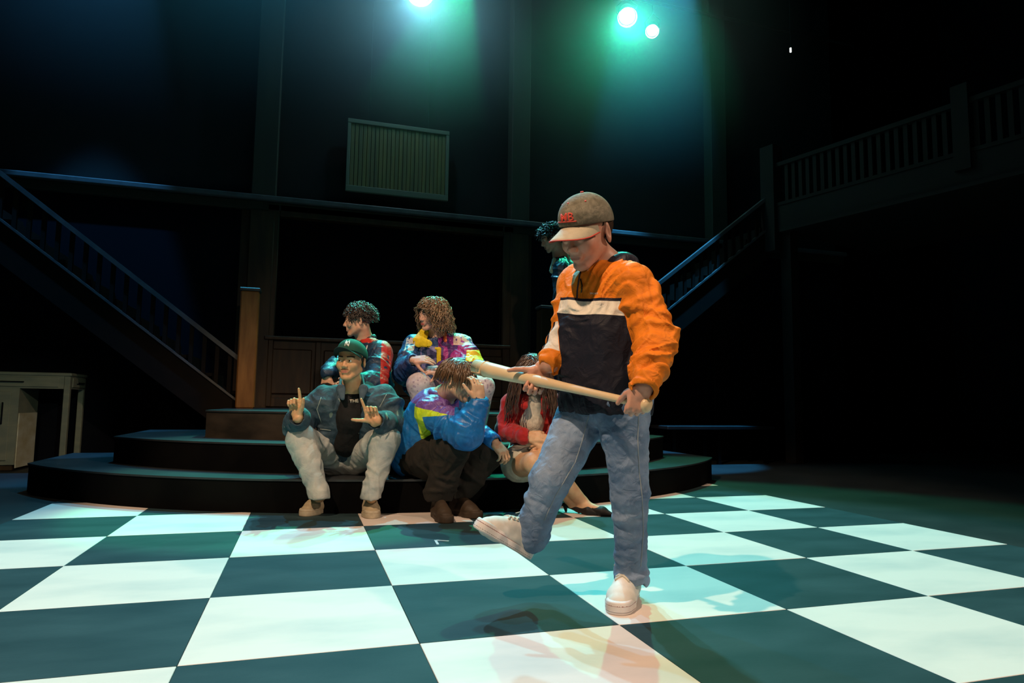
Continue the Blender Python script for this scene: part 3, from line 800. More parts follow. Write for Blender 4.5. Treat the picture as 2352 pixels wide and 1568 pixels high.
# ------------------------------------------------------------------ things worn
def CV(r, u, t): return nrm(CR * r + CU * u - CF * t)          # right, up, towards the viewer's side of the stage
def plate(c, R, pts, rads, z0, z1, rnd=0.004):
    """a flat sole-like solid: chain of discs in the local xy plane, between heights z0 and z1"""
    c = V3(c); pts = [np.array(p, float) for p in pts]; zc = (z0 + z1) / 2; h = (z1 - z0) / 2
    def fn(p):
        q = (p - c) @ R; xy = q[..., :2]; d = None
        for i in range(len(pts) - 1):
            a, b = pts[i], pts[i + 1]; ba = b - a
            t = np.clip(((xy - a) @ ba) / (ba @ ba), 0, 1)
            e = np.linalg.norm(xy - a - t[..., None] * ba, axis=-1) - (rads[i] + (rads[i + 1] - rads[i]) * t)
            if d is None: d = e
            else:
                k = 0.02; hh = np.maximum(k - np.abs(d - e), 0) / k; d = np.minimum(d, e) - hh * hh * k * 0.25
        a = d + rnd; b = np.abs(q[..., 2] - zc) - h + rnd
        return np.sqrt(np.maximum(a, 0) ** 2 + np.maximum(b, 0) ** 2) + np.minimum(np.maximum(a, b), 0) - rnd
    mid = sum(pts) / len(pts); ext = max(np.linalg.norm(p - mid) for p in pts) + max(rads) + abs(h)
    return fn, c + R @ V3((mid[0], mid[1], zc)), ext
def march(S, o, d, t=0.0, tmax=1.0):
    o = V3(o); d = nrm(d)
    for _ in range(60):
        v = float(S((o + d * t)[None])[0])
        if v < 0.0004: return o + d * t
        t += max(v * 0.7, 0.0005)
        if t > tmax: return None
    return o + d * t
def seen(S, px, py, d0):
    """where the ray through a photograph pixel meets the solid S, starting d0 metres away"""
    d = CF + CR * (px - 1176) / FPX + CU * (784 - py) / FPX
    return march(S, CAMLOC + d * d0, d, 0, 1.2)
def seam(name, S, pts, rad, mt, parent, out=0.0005, n=5, closed=False):
    """a thread or cord laid on the surface S through points of the photograph (px, py, start depth)"""
    P = []
    for i in range(len(pts) - 1):
        for k in range(6):
            t = k / 6; a, b = pts[i], pts[i + 1]
            q = seen(S, a[0] + (b[0] - a[0]) * t, a[1] + (b[1] - a[1]) * t, a[2] + (b[2] - a[2]) * t)
            if q is not None: P.append(q)
    q = seen(S, *pts[-1])
    if q is not None: P.append(q)
    if len(P) < 2: return None
    org = PORG[parent.name]
    mb = MB(); mb.tube([tuple(p - org - CF * out) for p in P], rad, n)
    return mb.build(name, mt, parent, True)
def lettering(name, text, S, o, ux, uy, into, size, mt, parent, depth=0.0012, thick=0.0):
    """raised letters wrapped on the solid S; o centre, ux reading direction, uy letter up, into the marching direction"""
    cu = bpy.data.curves.new(name, 'FONT'); cu.body = text; cu.size = size; cu.align_x = 'CENTER'; cu.align_y = 'CENTER'; cu.offset = thick; cu.resolution_u = 2
    ob = bpy.data.objects.new('tmp', cu); COL.objects.link(ob)
    dg = bpy.context.evaluated_depsgraph_get(); dg.update()
    me0 = bpy.data.meshes.new_from_object(ob.evaluated_get(dg)); bpy.data.objects.remove(ob)
    org = PORG[parent.name]; o = V3(o); ux = nrm(ux); uy = nrm(uy); into = nrm(into)
    bm = bmesh.new(); bm.from_mesh(me0)
    bmesh.ops.subdivide_edges(bm, edges=[e for e in bm.edges if e.calc_length() > size * 0.2], cuts=1)
    ext = bmesh.ops.extrude_face_region(bm, geom=bm.faces[:])
    top = set(v for v in ext['geom'] if isinstance(v, bmesh.types.BMVert))
    for v in bm.verts:
        p = o + ux * v.co.x + uy * v.co.y
        h = march(S, p - into * 0.05, into, 0, 0.2)
        if h is None: h = p
        v.co = tuple(h - into * (depth if v in top else -0.001) - org)
    me = bpy.data.meshes.new(name); bm.to_mesh(me); bm.free()
    return link(name, me, mt, parent)
def cap_on(h, parent, crown_m, brim_m, tilt=0.0, brim_len=0.075, droop=0.9, curve=5.0, back=0.0, k=1.0, trim=None, crown_h=1.0, z_edge=0.030):
    """a peaked cap: crown (with button and eyelets) and brim, two parts under one cap"""
    R = h.R @ np.array(Matrix.Rotation(tilt, 3, 'X')); kk = h.k * k
    P = lambda x, y, z: h.c + R @ (V3((x, y, z)) * kk)
    S = Sdf().u(ell(P(0, -0.010, 0.036), V3((0.0835, 0.1035, 0.094 * crown_h)) * kk, R), 0.01)
    S.u(ell(P(0, 0.03, 0.06), V3((0.066, 0.064, 0.062 * crown_h)) * kk, R), 0.02)
    S.keep(halfspace(P(0, 0, z_edge - 0.0), -R[:, 2] * 1.0 + R[:, 1] * 0.10), 0.004)
    crown = sculpt('cap', S, 0.003, crown_m, parent, {'seam': lambda p: 0.0009 * 1.0 - np.minimum(np.abs(((p - h.c) @ R)[:, 0]), np.abs(np.abs(((p - h.c) @ R)[:, 0]) - 0.62 * np.abs(((p - h.c) @ R)[:, 1] + 0.01)))})
    # brim: curved sheet
    org = PORG[parent.name]; mb = MB(); nu, nv = 16, 7; rows = []
    for th, zoff in ((0, 0.0), (1, -0.0035)):
        g = []
        for i in range(nu + 1):
            a = -1 + 2 * i / nu; al = a * 1.18
            for j in range(nv + 1):
                t = j / nv
                xi = 0.0835 * math.sin(al) * 0.93; yi = -0.010 + 0.1035 * math.cos(al) * 0.97
                ext = brim_len * math.cos(a * PI / 2) ** 0.55 if abs(a) < 1 else 0
                x = xi * (1 + 0.05 * t); y = yi + ext * t
                z = z_edge + 0.008 - droop * ext * t * 0.30 - curve * x * x * (0.4 + 0.6 * t) + zoff
                g.append(tuple(P(x, y, z) - org))
        rows.append(g)
    n = (nu + 1) * (nv + 1); v = rows[0] + rows[1]; f = []
    id_ = lambda s_, i, j: s_ * n + i * (nv + 1) + j
    for i in range(nu):
        for j in range(nv):
            f.append((id_(0, i, j), id_(0, i, j + 1), id_(0, i + 1, j + 1), id_(0, i + 1, j)))
            f.append((id_(1, i, j), id_(1, i + 1, j), id_(1, i + 1, j + 1), id_(1, i, j + 1)))
    for i in range(nu):
        f.append((id_(0, i, nv), id_(1, i, nv), id_(1, i + 1, nv), id_(0, i + 1, nv)))
        f.append((id_(0, i, 0), id_(0, i + 1, 0), id_(1, i + 1, 0), id_(1, i, 0)))
    mb.add(v, f)
    mb.build('brim', brim_m, crown, True)
    PORG[crown.name] = org
    if trim is not None:
        tb = MB(); tb.tube([tuple((V3(rows[0][i * (nv + 1) + nv]) + V3(rows[1][i * (nv + 1) + nv])) / 2) for i in range(nu + 1)], 0.0022, 6)
        tb.build('brim_trim', trim, crown, True)
        sb = MB(); top = march(S, P(0, -0.01, 0.25), -R[:, 2], 0, 0.4)
        if top is not None: sb.tube([tuple(top - org), tuple(top - org + R[:, 2] * 0.004)], [0.007, 0.0045], 10)
        for (x, y) in ((0.05, 0.05), (-0.05, 0.05), (0.055, -0.04), (0.0, 0.075)):
            q = march(S, P(x * 2.5, y * 2.5, 0.20), P(0, -0.01, 0.05) - P(x * 2.5, y * 2.5, 0.20), 0, 0.5)
            if q is not None:
                nn = nrm(q - P(0, -0.01, 0.03)); sb.tube([tuple(q - org - nn * 0.001), tuple(q - org + nn * 0.0015)], [0.0035, 0.003], 8)
        sb.build('button_and_eyelets', trim, crown, True)
    return S, crown, R, P
def sneaker(parent, heel, fwd, up, L, upper_m, sole_m, lace_m, width=1.0, name='shoe', hi=0.0, laces=True, vox=0.003):
    """heel: rear end of the sole at ground level"""
    R = frame(fwd, up); k = L / 0.24; P = lambda x, y, z: V3(heel) + R @ (V3((x * width, y, z)) * k)
    outl = [(0, 0.032), (0.0, 0.10), (0.002, 0.165), (0.0, 0.200)]; rads = [0.032 * k, 0.031 * k, 0.041 * k, 0.036 * k]
    outl = [(x * k, y * k) for x, y in outl]
    S = Sdf().u(plate(heel, R, outl, rads, 0, 0.026 * k, 0.005 * k), 0.004)
    S.u(plate(P(0, 0.17, 0), R, [(0, -0.01 * k), (0, 0.030 * k)], [0.040 * k, 0.0365 * k], 0, 0.036 * k, 0.006 * k), 0.008)
    o = sculpt(name, S, vox, sole_m, parent, {'line': lambda p: 0.0011 * k - np.abs((p - V3(heel)) @ R[:, 2] - 0.0245 * k), 'line2': lambda p: 0.0009 * k - np.abs((p - V3(heel)) @ R[:, 2] - 0.008 * k)})
    U = Sdf()
    U.chain([P(0, 0.040, 0.032), P(0, 0.100, 0.036), P(0.001, 0.160, 0.030), P(0, 0.195, 0.022)], [0.033 * k, 0.033 * k, 0.037 * k, 0.031 * k], 0.012, sq=(R[:, 0], width))
    U.chain([P(0, 0.045, 0.045), P(0, 0.050, 0.080 + hi)], [0.031 * k, 0.034 * k], 0.02)
    U.chain([P(0, 0.062, 0.078 + hi * 0.6), P(0, 0.130, 0.058), P(0, 0.175, 0.040)], [0.026 * k, 0.025 * k, 0.022 * k], 0.02)
    U.cut(ell(P(0, 0.045, 0.125 + hi), V3((0.027, 0.034, 0.045)) * k, R), 0.004)
    u = sculpt('upper', U, vox, upper_m, o, {})
    if laces:
        mb = MB(); org = PORG[parent.name]
        for i in range(5):
            y = 0.085 + i * 0.014; zz = 0.2
            for s_ in (-1, 1):
                pts = []
                for t in np.linspace(-1, 1, 7):
                    q = march(U, P(0.019 * t * s_, y + 0.010 * t, zz), -R[:, 2], 0, 0.3)
                    if q is not None: pts.append(tuple(q - org + R[:, 2] * 0.0022))
                if len(pts) > 2: mb.tube(pts, 0.0034 * k, 5)
        top = march(U, P(0, 0.082, 0.2), -R[:, 2], 0, 0.3)
        if top is not None:
            for s_ in (-1, 1):
                c = [top + R @ V3((s_ * (0.022 + 0.018 * math.cos(a)), 0.012 * math.sin(a) - 0.004, 0.004 + 0.008 * math.sin(a + 1))) for a in np.linspace(PI, -PI, 12)]
                mb.tube([tuple(q - org) for q in c], 0.0018 * k, 5)
                mb.tube([tuple(top + R @ V3((s_ * 0.002, 0, 0.004)) - org), tuple(top + R @ V3((s_ * 0.03, 0.02, 0.0)) - org), tuple(top + R @ V3((s_ * 0.036, 0.03, -0.012)) - org)], 0.0018 * k, 5)
        mb.build('laces', lace_m, o, True)
    return o
def limb_axis(a, b):
    a = V3(a); b = V3(b); d = nrm(b - a)
    return lambda p: (p - a) @ d
# ------------------------------------------------------------------ the boy with the bat
rg = random.Random(11)
F_B = nrm(-CR * 0.72 - CF * 0.68 * 1.0 + 0 * CU); F_B[2] = 0; F_B = nrm(F_B)      # the way his chest faces
LF_B = np.array([-F_B[1], F_B[0], 0.0])                                         # towards his left
boy = person((2.55, 0.86, 0), 'boy in orange, white and navy jacket and taupe cap stepping forward with a wooden bat')
TOP = V3((0, 0, 1))
skin_b = skin('boy_skin', (0.62, 0.36, 0.27), lip=(0.45, 0.20, 0.16))
neckb = W(1396, 612, 2.27)
hd = Head(W(1348, 535, 2.22), CV(-0.66, -0.36, 0.66), CV(-0.26, 0.88, 0.30), k=0.955, cheek=1.08, jaw=0.95, nose=0.9, eye_open=0.5, ear=1.25, ear_x=0.068, gaze=CV(-0.6, -0.7, 0.5))
shL, shR = W(1462, 652, 2.15), W(1322, 650, 2.36)
elL, elR = W(1505, 782, 2.08), W(1298, 768, 2.31)
wrL, wrR = W(1482, 882, 1.94), W(1263, 836, 2.262)
hipL, hipR = W(1428, 925, 2.19), W(1352, 925, 2.34)
knL, knR = W(1447, 1130, 2.19), W(1268, 1095, 2.25)
anL, anR = W(1449, 1318, 2.27), W(1221, 1222, 2.30)
# bat
KNOB, TIP = W(1489, 931, 1.93), W(1104, 845, 2.48)
bd = nrm(TIP - KNOB); BL = np.linalg.norm(TIP - KNOB)
bat = empty('baseball_bat', tuple(KNOB), 'pale wooden baseball bat held level across the boy, its thick end to the left', 'bat')
mbt = MB()
prof = [(-0.006, 0.012), (0.0, 0.0215), (0.010, 0.0225), (0.018, 0.0150), (0.03, 0.0125), (0.10, 0.0120), (0.22, 0.0125), (0.34, 0.0150), (0.46, 0.0195), (0.58, 0.0240), (0.68, 0.0275), (0.78, 0.0300), (BL - 0.03, 0.0308), (BL - 0.008, 0.0295), (BL - 0.001, 0.024), (BL, 0.012)]
prof = [q for q in prof if q[0] <= BL - 0.03 or q[0] >= BL - 0.031]
M['bat'] = mat('pale_ash_wood', (0.62, 0.47, 0.28), 0.35, (0.74, 0.60, 0.38), 5, (1, 1, 1), bump=0.1, bscale=120, contrast=(0.3, 0.7), spec=0.5)
mbt.tube([tuple(bd * q[0]) for q in prof], [q[1] for q in prof], 28)
mbt.build('barrel_and_handle', M['bat'], bat, True)
def batpt(px):
    """point on the bat axis seen at column px"""
    best = min(np.linspace(0, BL, 400), key=lambda s_: abs(((KNOB + bd * s_ - CAMLOC) @ CR) / ((KNOB + bd * s_ - CAMLOC) @ CF) * FPX + 1176 - px))
    return KNOB + bd * best
# body: one skin surface, slimmer under the clothes
B = Sdf()
hd.add(B); hd.neck(B, neckb, 0.044, 0.052)
B.chain([neckb, W(1392, 660, 2.26)], [0.05, 0.07], 0.03)
B.chain([W(1392, 660, 2.26), W(1388, 780, 2.27), W(1390, 900, 2.27)], [0.08, 0.075, 0.08], 0.03)
for s_, e_, w_ in ((shL, elL, wrL), (shR, elR, wrR)):
    B.chain([W(1392, 650, 2.26), s_, e_, w_], [0.05, 0.034, 0.030, 0.028], 0.015)
for h_, k_, a_ in ((hipL, knL, anL), (hipR, knR, anR)):
    B.chain([W(1390, 900, 2.27), h_, k_, a_], [0.07, 0.055, 0.038, 0.030], 0.02)
bpR = batpt(1230); bpL = batpt(1462)
hR = Hand(bpR + CF * 0.026 + CR * 0.022 + CU * 0.044, nrm(-CU * 0.80 - CR * 0.30 - CF * 0.0), CF * 1.0 + CU * 0.15 + CR * 0.1, side=-1, k=0.88, curls=[(62, 82, 62), (62, 82, 62), (60, 82, 62), (58, 82, 60)], thumb=(1.0, 0.30, -0.05), tcurl=5, spread=1)
hR.add(B, from_=wrR + (wrR - hR.w) * 0.2, ra=0.028)
hL = Hand(bpL - CF * 0.022 + CR * 0.012 + CU * 0.050, nrm(-CU * 0.92 - CR * 0.22), -CF * 0.95 + CU * 0.25 + CR * 0.05, side=1, k=0.80, curls=[(58, 88, 60), (60, 88, 60), (62, 88, 60), (62, 86, 60)], thumb=(0.55, 0.6, 0.9), tcurl=35, spread=1)
hL.add(B, from_=wrL, ra=0.028)
sculpt('body', B, 0.0028, skin_b, boy, hd.fields(), fine=[(hd.P(0, 0, -0.02), 0.17), (hR.w, 0.13), (hL.w, 0.13)])
hd.eyes(boy)
# jacket
J = Sdf(); Js = Sdf(); Jt = Sdf()
Rt = np.stack([-LF_B, F_B, TOP], 1)
def tl(x, y, z): return W(1390, 780, 2.27) * V3((1, 1, 0)) + Rt @ V3((x, y, 0)) + TOP * z
def torso_ring(S, z0, z1, rx0, ry0, rx1, ry1, off0=0, off1=0, k=0.03):
    n = 4
    for i in range(n + 1):
        t = i / n; z = z0 + (z1 - z0) * t; rx = rx0 + (rx1 - rx0) * t; ry = ry0 + (ry1 - ry0) * t; o_ = off0 + (off1 - off0) * t
        S.u(cone(tl(-rx + ry, o_, z), tl(rx - ry, o_, z), ry, ry, sq=(TOP, 0.75)), k)
torso_ring(Jt, 0.665, 0.86, 0.165, 0.118, 0.163, 0.120, 0.0, 0.01)
torso_ring(Jt, 0.90, 1.05, 0.165, 0.120, 0.160, 0.108, 0.01, 0.0)
Jt.chain([shL + V3((-0.02, 0, 0.0)), W(1400, 630, 2.27), shR], [0.058, 0.060, 0.056], 0.03)
Jt.u(ell(W(1398, 648, 2.27), (0.11, 0.10, 0.06)), 0.03)
Js.u(cone(shL, elL, 0.060, 0.060, folds=rfolds(rg, 0.24, 10, 0.010, 0.014, (0.15, 1.0), 0.07)), 0.02)
Js.u(cone(elL, wrL, 0.061, 0.044, folds=rfolds(rg, 0.19, 11, 0.010, 0.011, (0.0, 0.85), 0.05)), 0.02)
Js.u(cone(shR, elR, 0.056, 0.050, folds=rfolds(rg, 0.20, 8, 0.010, 0.012, (0.2, 1.0), 0.03)), 0.02)
Js.u(cone(elR, wrR, 0.050, 0.038, folds=rfolds(rg, 0.17, 9, 0.010, 0.010, (0.0, 0.85), 0.03)), 0.02)
JJ = Sdf(); JJ.ops = list(Js.ops)
JJ.cut(cone(wrL + (wrL - elL) * 0.10, wrL + (wrL - elL) * 0.9, 0.032, 0.05), 0.004)
JJ.cut(cone(wrR + (wrR - elR) * 0.10, wrR + (wrR - elR) * 0.9, 0.030, 0.05), 0.004)
J.ops = JJ.ops + Jt.ops
J.keep(halfspace(tl(0, 0, 0.640) , -TOP - LF_B * 0.03), 0.006)
J.cut(cone(hd.P(0, -0.02, -0.05), neckb, 0.046, 0.050), 0.006)
fold_axes = [(V3((0.5, 0.2, 1.0)), 38, 0.0045, 1), (V3((1.0, -0.4, 0.35)), 26, 0.005, 2)]
def jdisp(p):
    q = noise(p * 9.0, 5); w = 0.006 * noise(p * V3((14, 14, 9)) + 3 * q[..., None], 6)
    r = 1 - np.abs(noise(p * V3((15, 15, 8)) + 2.0 * q[..., None], 9)) * 2.6
    return w + 0.0065 * np.maximum(r, 0)
J.disp = jdisp
cuffL = limb_axis(elL, wrL); cuffR = limb_axis(elR, wrR); LL = np.linalg.norm(wrL - elL); LR = np.linalg.norm(wrR - elR)
def f_sleeve(p): return Jt(p) - Js(p)
def f_band(z_hi, z_lo):
    def f(p):
        s_ = (p - neckb) @ LF_B; fr = (p - neckb) @ F_B
        zt = p[:, 2] + 0.13 * s_ + 0.008 * np.cos(s_ * 14) + 0.010 * noise(p * 12, 31)
        return np.minimum(np.minimum(z_hi - zt, zt - z_lo), -f_sleeve(p) - 0.002)
    return f
def f_fore(a, b):
    def f(p):
        s_ = cuffR(p); side = (p - elR) @ nrm(-CF * 0.9 + CR * 0.5 - CU * 0.1)
        q = np.minimum(np.minimum(s_ + 0.01 + 0.4 * 0, LR - 0.035 - s_), side - a)
        q = np.minimum(q, Js(p) * 0 + (np.linalg.norm(p - wrR, axis=1) < LR + 0.03) * 1.0 - 0.5)
        return np.minimum(q, f_sleeve(p))
    return f
M['jacket_b'] = painted('windbreaker', (0.80, 0.235, 0.018), (('navyline', (0.012, 0.014, 0.030)), ('white', (0.80, 0.76, 0.66)), ('navy', (0.012, 0.014, 0.026)), ('foren', (0.012, 0.014, 0.030)), ('forew', (0.72, 0.68, 0.62))), 0.62, bump=0.1, bscale=600, color2=(0.70, 0.19, 0.012), spec=0.2, mottle=0.2, wrinkle=0.55, wscale=22)
sculpt('jacket', J, 0.0038, M['jacket_b'], boy, {'navyline': f_band(1.018, 0.99), 'white': f_band(1.008, 0.962), 'navy': f_band(0.962, 0.0), 'foren': f_fore(-0.012, 0), 'forew': f_fore(0.0, 0)})
# collar and hood, navy
M['navy'] = painted('navy_nylon', (0.022, 0.024, 0.042), (), 0.5, bump=0.2, color2=(0.03, 0.032, 0.05), wrinkle=0.5)
H_ = Sdf()
for a in np.linspace(1.0, 2 * PI - 1.0, 13):
    c = neckb + TOP * (0.006 + 0.022 * max(0, math.cos(a - PI)) - 0.018 * max(0, math.cos(a))) + (F_B * math.cos(a) + LF_B * math.sin(a)) * 0.062
    H_.u(ell(c, (0.022, 0.022, 0.026)), 0.02)
H_.u(ell(neckb - F_B * 0.075 + TOP * 0.006, (0.060, 0.050, 0.036)), 0.03)
H_.u(ell(neckb - F_B * 0.055 + LF_B * 0.045 + TOP * 0.008, (0.040, 0.035, 0.028)), 0.02)
H_.cut(cone(hd.P(0, -0.02, -0.04), neckb - TOP * 0.02, 0.047, 0.049), 0.006)
H_.disp = lambda p: 0.004 * noise(p * 35, 3)
sculpt('hood', H_, 0.0034, M['navy'], boy)
seam('zip', J, [(1334, 618, 2.0), (1330, 640, 2.0), (1326, 668, 2.0), (1325, 690, 2.0)], 0.0030, M['navy'], boy, 0.001)
seam('zip_pull', J, [(1333, 640, 2.0), (1337, 655, 2.0), (1335, 672, 2.0)], 0.0022, M['metal'], boy, 0.004)
M['white_print'] = mat('white_print', (0.75, 0.70, 0.60), 0.6)
M['red_thread'] = mat('red_thread', (0.55, 0.06, 0.04), 0.6)
pt = seen(J, 1364, 674, 1.9)
if pt is not None:
    lettering('chest_print', 'SPORT', J, pt, nrm(CR * 0.98 - CU * 0.12 - CF * 0.3), CU, CF, 0.0085, M['white_print'], boy, 0.0012, 0.0002)
# cap
M['cap_b'] = painted('washed_cap', (0.13, 0.125, 0.090), (('seam', (0.07, 0.065, 0.05)),), 0.8, bump=0.4, bscale=500, color2=(0.22, 0.205, 0.155), scale=26, mottle=0.5, wrinkle=0.3, wscale=35)
M['brim_b'] = painted('pale_brim', (0.40, 0.36, 0.26), (), 0.8, bump=0.4, color2=(0.46, 0.42, 0.32), mottle=0.2)
CS, capb, Rc, Pc = cap_on(hd, boy, M['cap_b'], M['brim_b'], tilt=0.06, brim_len=0.084, droop=1.1, curve=6.0, k=1.04, trim=M['red_thread'], crown_h=1.04)
lp = seen(CS, 1301, 500, 1.8)
if lp is not None:
    lettering('lettering', 'MB', CS, lp, nrm(CR * 0.93 - CU * 0.02 + CF * -0.35), nrm(CU * 0.95 - CR * 0.03), nrm(CF * 0.9 + CR * 0.4), 0.038, M['red_thread'], capb, 0.002, 0.0008)
    seam('lettering_line', CS, [(1282, 511, 1.8), (1300, 510, 1.8), (1324, 508, 1.8)], 0.0022, M['red_thread'], capb, 0.001)
# hair below the cap, sideburn and nape
M['hair_b'] = painted('dark_brown_hair', (0.030, 0.018, 0.012), (), 0.5, bump=0.6, bscale=260, color2=(0.05, 0.03, 0.018))
HB = Sdf()
HB.u(ell(hd.P(0, -0.030, 0.022), V3((0.077, 0.086, 0.074)) * 0.95, hd.R), 0.01)
HB.keep(halfspace(hd.P(0, 0.020, 0.0), hd.R @ V3((0, 1, -0.25))), 0.006)
HB.keep(halfspace(hd.P(0, 0.0, -0.035), hd.R @ V3((0, 0.35, -1))), 0.006)
HB.cut(ball(hd.P(-0.078, -0.014, -0.008), 0.027), 0.004); HB.disp = lambda p: 0.0022 * noise(hd.loc(p) * V3((160, 160, 40)), 4)
sculpt('hair', HB, 0.0028, M['hair_b'], boy)
# jeans
JR = Sdf()
kfold = lambda L, n, a: rfolds(rg, L, n, a, 0.010, (0.05, 0.95), 0.03)
JR.chain([W(1424, 905, 2.21), W(1360, 905, 2.33)], [0.108, 0.106], 0.03)
JR.u(cone(hipL + CU * 0.0, knL, 0.095, 0.061, folds=[(0.02, 2.0, 0.06, 0.005, 0.012), (0.06, 1.0, 0.06, 0.004, 0.012)] + rfolds(rg, 0.30, 5, 0.003, 0.012, (0.7, 1.0), 0.05), sq=(LF_B, 0.95)), 0.03)
JR.u(cone(knL, anL + TOP * 0.015, 0.060, 0.054, folds=rfolds(rg, 0.27, 8, 0.004, 0.011, (0.0, 1.0), 0.045)), 0.025)
JR.u(cone(hipR, knR, 0.098, 0.066, folds=rfolds(rg, 0.28, 9, 0.0045, 0.012, (0.1, 1.0), 0.06)), 0.03)
JR.u(cone(knR, anR, 0.066, 0.056, folds=rfolds(rg, 0.20, 8, 0.005, 0.011, (0.0, 0.95), 0.045)), 0.025)
JR.u(cone(anL + TOP * 0.004, anL - TOP * 0.010, 0.058, 0.056, folds=[(0.0, 0.3, 0.01, 0.008, 0.01)]), 0.006)
axR = nrm(anR - knR)
JR.u(cone(anR - axR * 0.006, anR + axR * 0.014, 0.058, 0.060), 0.006)
JR.u(ell(anR + CR * 0.045 - CU * 0.005, (0.022, 0.022, 0.028)), 0.01)
JR.u(ell(anR - CR * 0.030 + CU * 0.035 + CF * 0.02, (0.022, 0.022, 0.028)), 0.01)
JR.u(ell(anL + CR * 0.040 - CU * 0.022, (0.026, 0.026, 0.024)), 0.01)
JR.cut(cone(anL - TOP * 0.005, anL - TOP * 0.16, 0.046, 0.055), 0.006)
JR.cut(cone(anR + axR * 0.012, anR + axR * 0.16, 0.044, 0.055), 0.006)
JR.disp = lambda p: 0.004 * noise(p * V3((22, 22, 34)), 12) + 0.002 * noise(p * V3((60, 60, 90)), 13)
M['jeans_b'] = painted('blue_denim', (0.11, 0.19, 0.33), (), 0.8, bump=0.35, bscale=700, color2=(0.27, 0.37, 0.53), scale=7, spec=0.2, mottle=0.35, wrinkle=0.55, wscale=26)
M['thread'] = mat('denim_thread', (0.30, 0.36, 0.40), 0.8)
sculpt('jeans', JR, 0.0042, M['jeans_b'], boy)
seam('outer_seam', JR, [(1467, 955, 1.9), (1465, 1010, 1.9), (1468, 1080, 1.9), (1475, 1140, 1.9), (1478, 1220, 1.9), (1472, 1300, 1.9)], 0.0016, M['thread'], boy, 0.0003)
seam('inner_seam', JR, [(1352, 955, 1.9), (1338, 1010, 1.9), (1322, 1060, 1.9), (1296, 1105, 1.95), (1275, 1140, 1.95), (1250, 1195, 2.0)], 0.0016, M['thread'], boy, 0.0003)
# shoes
M['canvas'] = painted('white_canvas', (0.66, 0.66, 0.62), (), 0.75, bump=0.4, bscale=700, color2=(0.78, 0.77, 0.74), mottle=0.15)
M['rubber'] = painted('white_rubber', (0.74, 0.72, 0.72), (('line', (0.20, 0.06, 0.06)), ('line2', (0.15, 0.15, 0.16))), 0.5, bump=0.1, color2=(0.70, 0.68, 0.68), mottle=0.1)
M['lace'] = mat('white_lace', (0.58, 0.57, 0.50), 0.8)
fwL = nrm(V3((-CF[0], -CF[1], 0)) * 0.93 - V3((CR[0], CR[1], 0)) * 0.34)
toeL = floorpt(1418, 1410, 0.0)
sneaker(boy, toeL - fwL * 0.250, fwL, TOP, 0.270, M['canvas'], M['rubber'], M['lace'], 1.12, hi=0.02)
heelR = W(1216, 1285, 2.30); toeR = W(1094, 1213, 2.22)
fwR = nrm(toeR - heelR)
upR = nrm(np.cross(nrm(-CF * 0.95 + CU * 0.28), fwR)); upR = upR if upR @ CU > 0 else -upR
sneaker(boy, heelR, fwR, upR, 0.25, M['canvas'], M['rubber'], M['lace'], 1.0, hi=0.02)
# ------------------------------------------------------------------ the others on the steps
def suit(parent, name, parts, vox, mt, fields, cuts=(), disp=0.004, freq=16, seed=0, keep=()):
    """parts: list of (points, radii, k, folds amplitude)"""
    rng = random.Random(seed); S = Sdf()
    for q in parts:
        pts, rads, k = q[:3]; fa = q[3] if len(q) > 3 else 0; kw = q[4] if len(q) > 4 else {}
        for i in range(len(pts) - 1):
            L = np.linalg.norm(V3(pts[i + 1]) - V3(pts[i]))
            fo = rfolds(rng, L, int(L / 0.022), fa, 0.013, (0, 1), 0.05) if fa else None
            S.u(cone(pts[i], pts[i + 1], rads[i], rads[i + 1], folds=fo, **kw), k)
    for c in cuts: S.cut(c, 0.005)
    for c in keep: S.keep(c, 0.005)
    def dsp(p):
        q = noise(p * freq * 0.5, seed + 5)
        r = 1 - np.abs(noise(p * V3((freq * 1.3, freq * 1.3, freq * 0.7)) + 2.2 * q[..., None], seed + 9)) * 2.4
        return disp * noise(p * freq + 2 * q[..., None], seed + 6) + disp * 0.9 * np.maximum(r, 0)
    if disp: S.disp = dsp
    o = sculpt(name, S, vox, mt, parent, fields)
    return o, S
def dist_to(*segs):
    S = Sdf()
    for a, b, r1, r2 in segs: S.u(cone(a, b, r1, r2), 0.01)
    return S
def mic(S, parent, pts):
    return seam('microphone', S, pts, 0.0013, M['mic'], parent, 0.002)
M['mic'] = mat('beige_wire', (0.55, 0.40, 0.30), 0.5)
def feet_plain(parent, heel, fwd, up, L, m1, m2, name='shoe', **kw): return sneaker(parent, heel, fwd, up, L, m1, m2, m2, name=name, laces=kw.get('laces', False), hi=kw.get('hi', 0.0), vox=0.0036, width=kw.get('width', 1.0))

# ---- man with the green cap and denim jacket -----------------------------------------------------
e = person(W(790, 1091, 4.2), 'man in green cap and blue denim jacket sitting with both index fingers raised')
sk = skin('tan_skin', (0.58, 0.36, 0.20))
h = Head(W(806, 829, 4.04), CV(-0.16, 0.06, 1.0), CV(0.02, 1, 0), k=1.0, jaw=1.12, nose=0.85, cheek=1.05, gaze=CV(-0.5, 0.15, 1), eye_open=0.8)
nb_ = W(809, 888, 4.12)
B = Sdf(); h.add(B); h.neck(B, nb_, 0.046, 0.056)
sL, sR = W(745, 915, 4.14), W(880, 913, 4.14)
eL, eR = W(684, 978, 4.10), W(905, 976, 4.08)
wL, wR = W(684, 958, 3.86), W(864, 966, 3.86)
chest, belly, hips = W(809, 930, 4.18), W(800, 1000, 4.26), W(793, 1044, 4.34)
B.chain([nb_, chest, belly, hips], [0.07, 0.09, 0.09, 0.09], 0.03)
B.chain([chest, sL, eL, wL], [0.05, 0.035, 0.03, 0.026], 0.015); B.chain([chest, sR, eR, wR], [0.05, 0.035, 0.03, 0.026], 0.015)
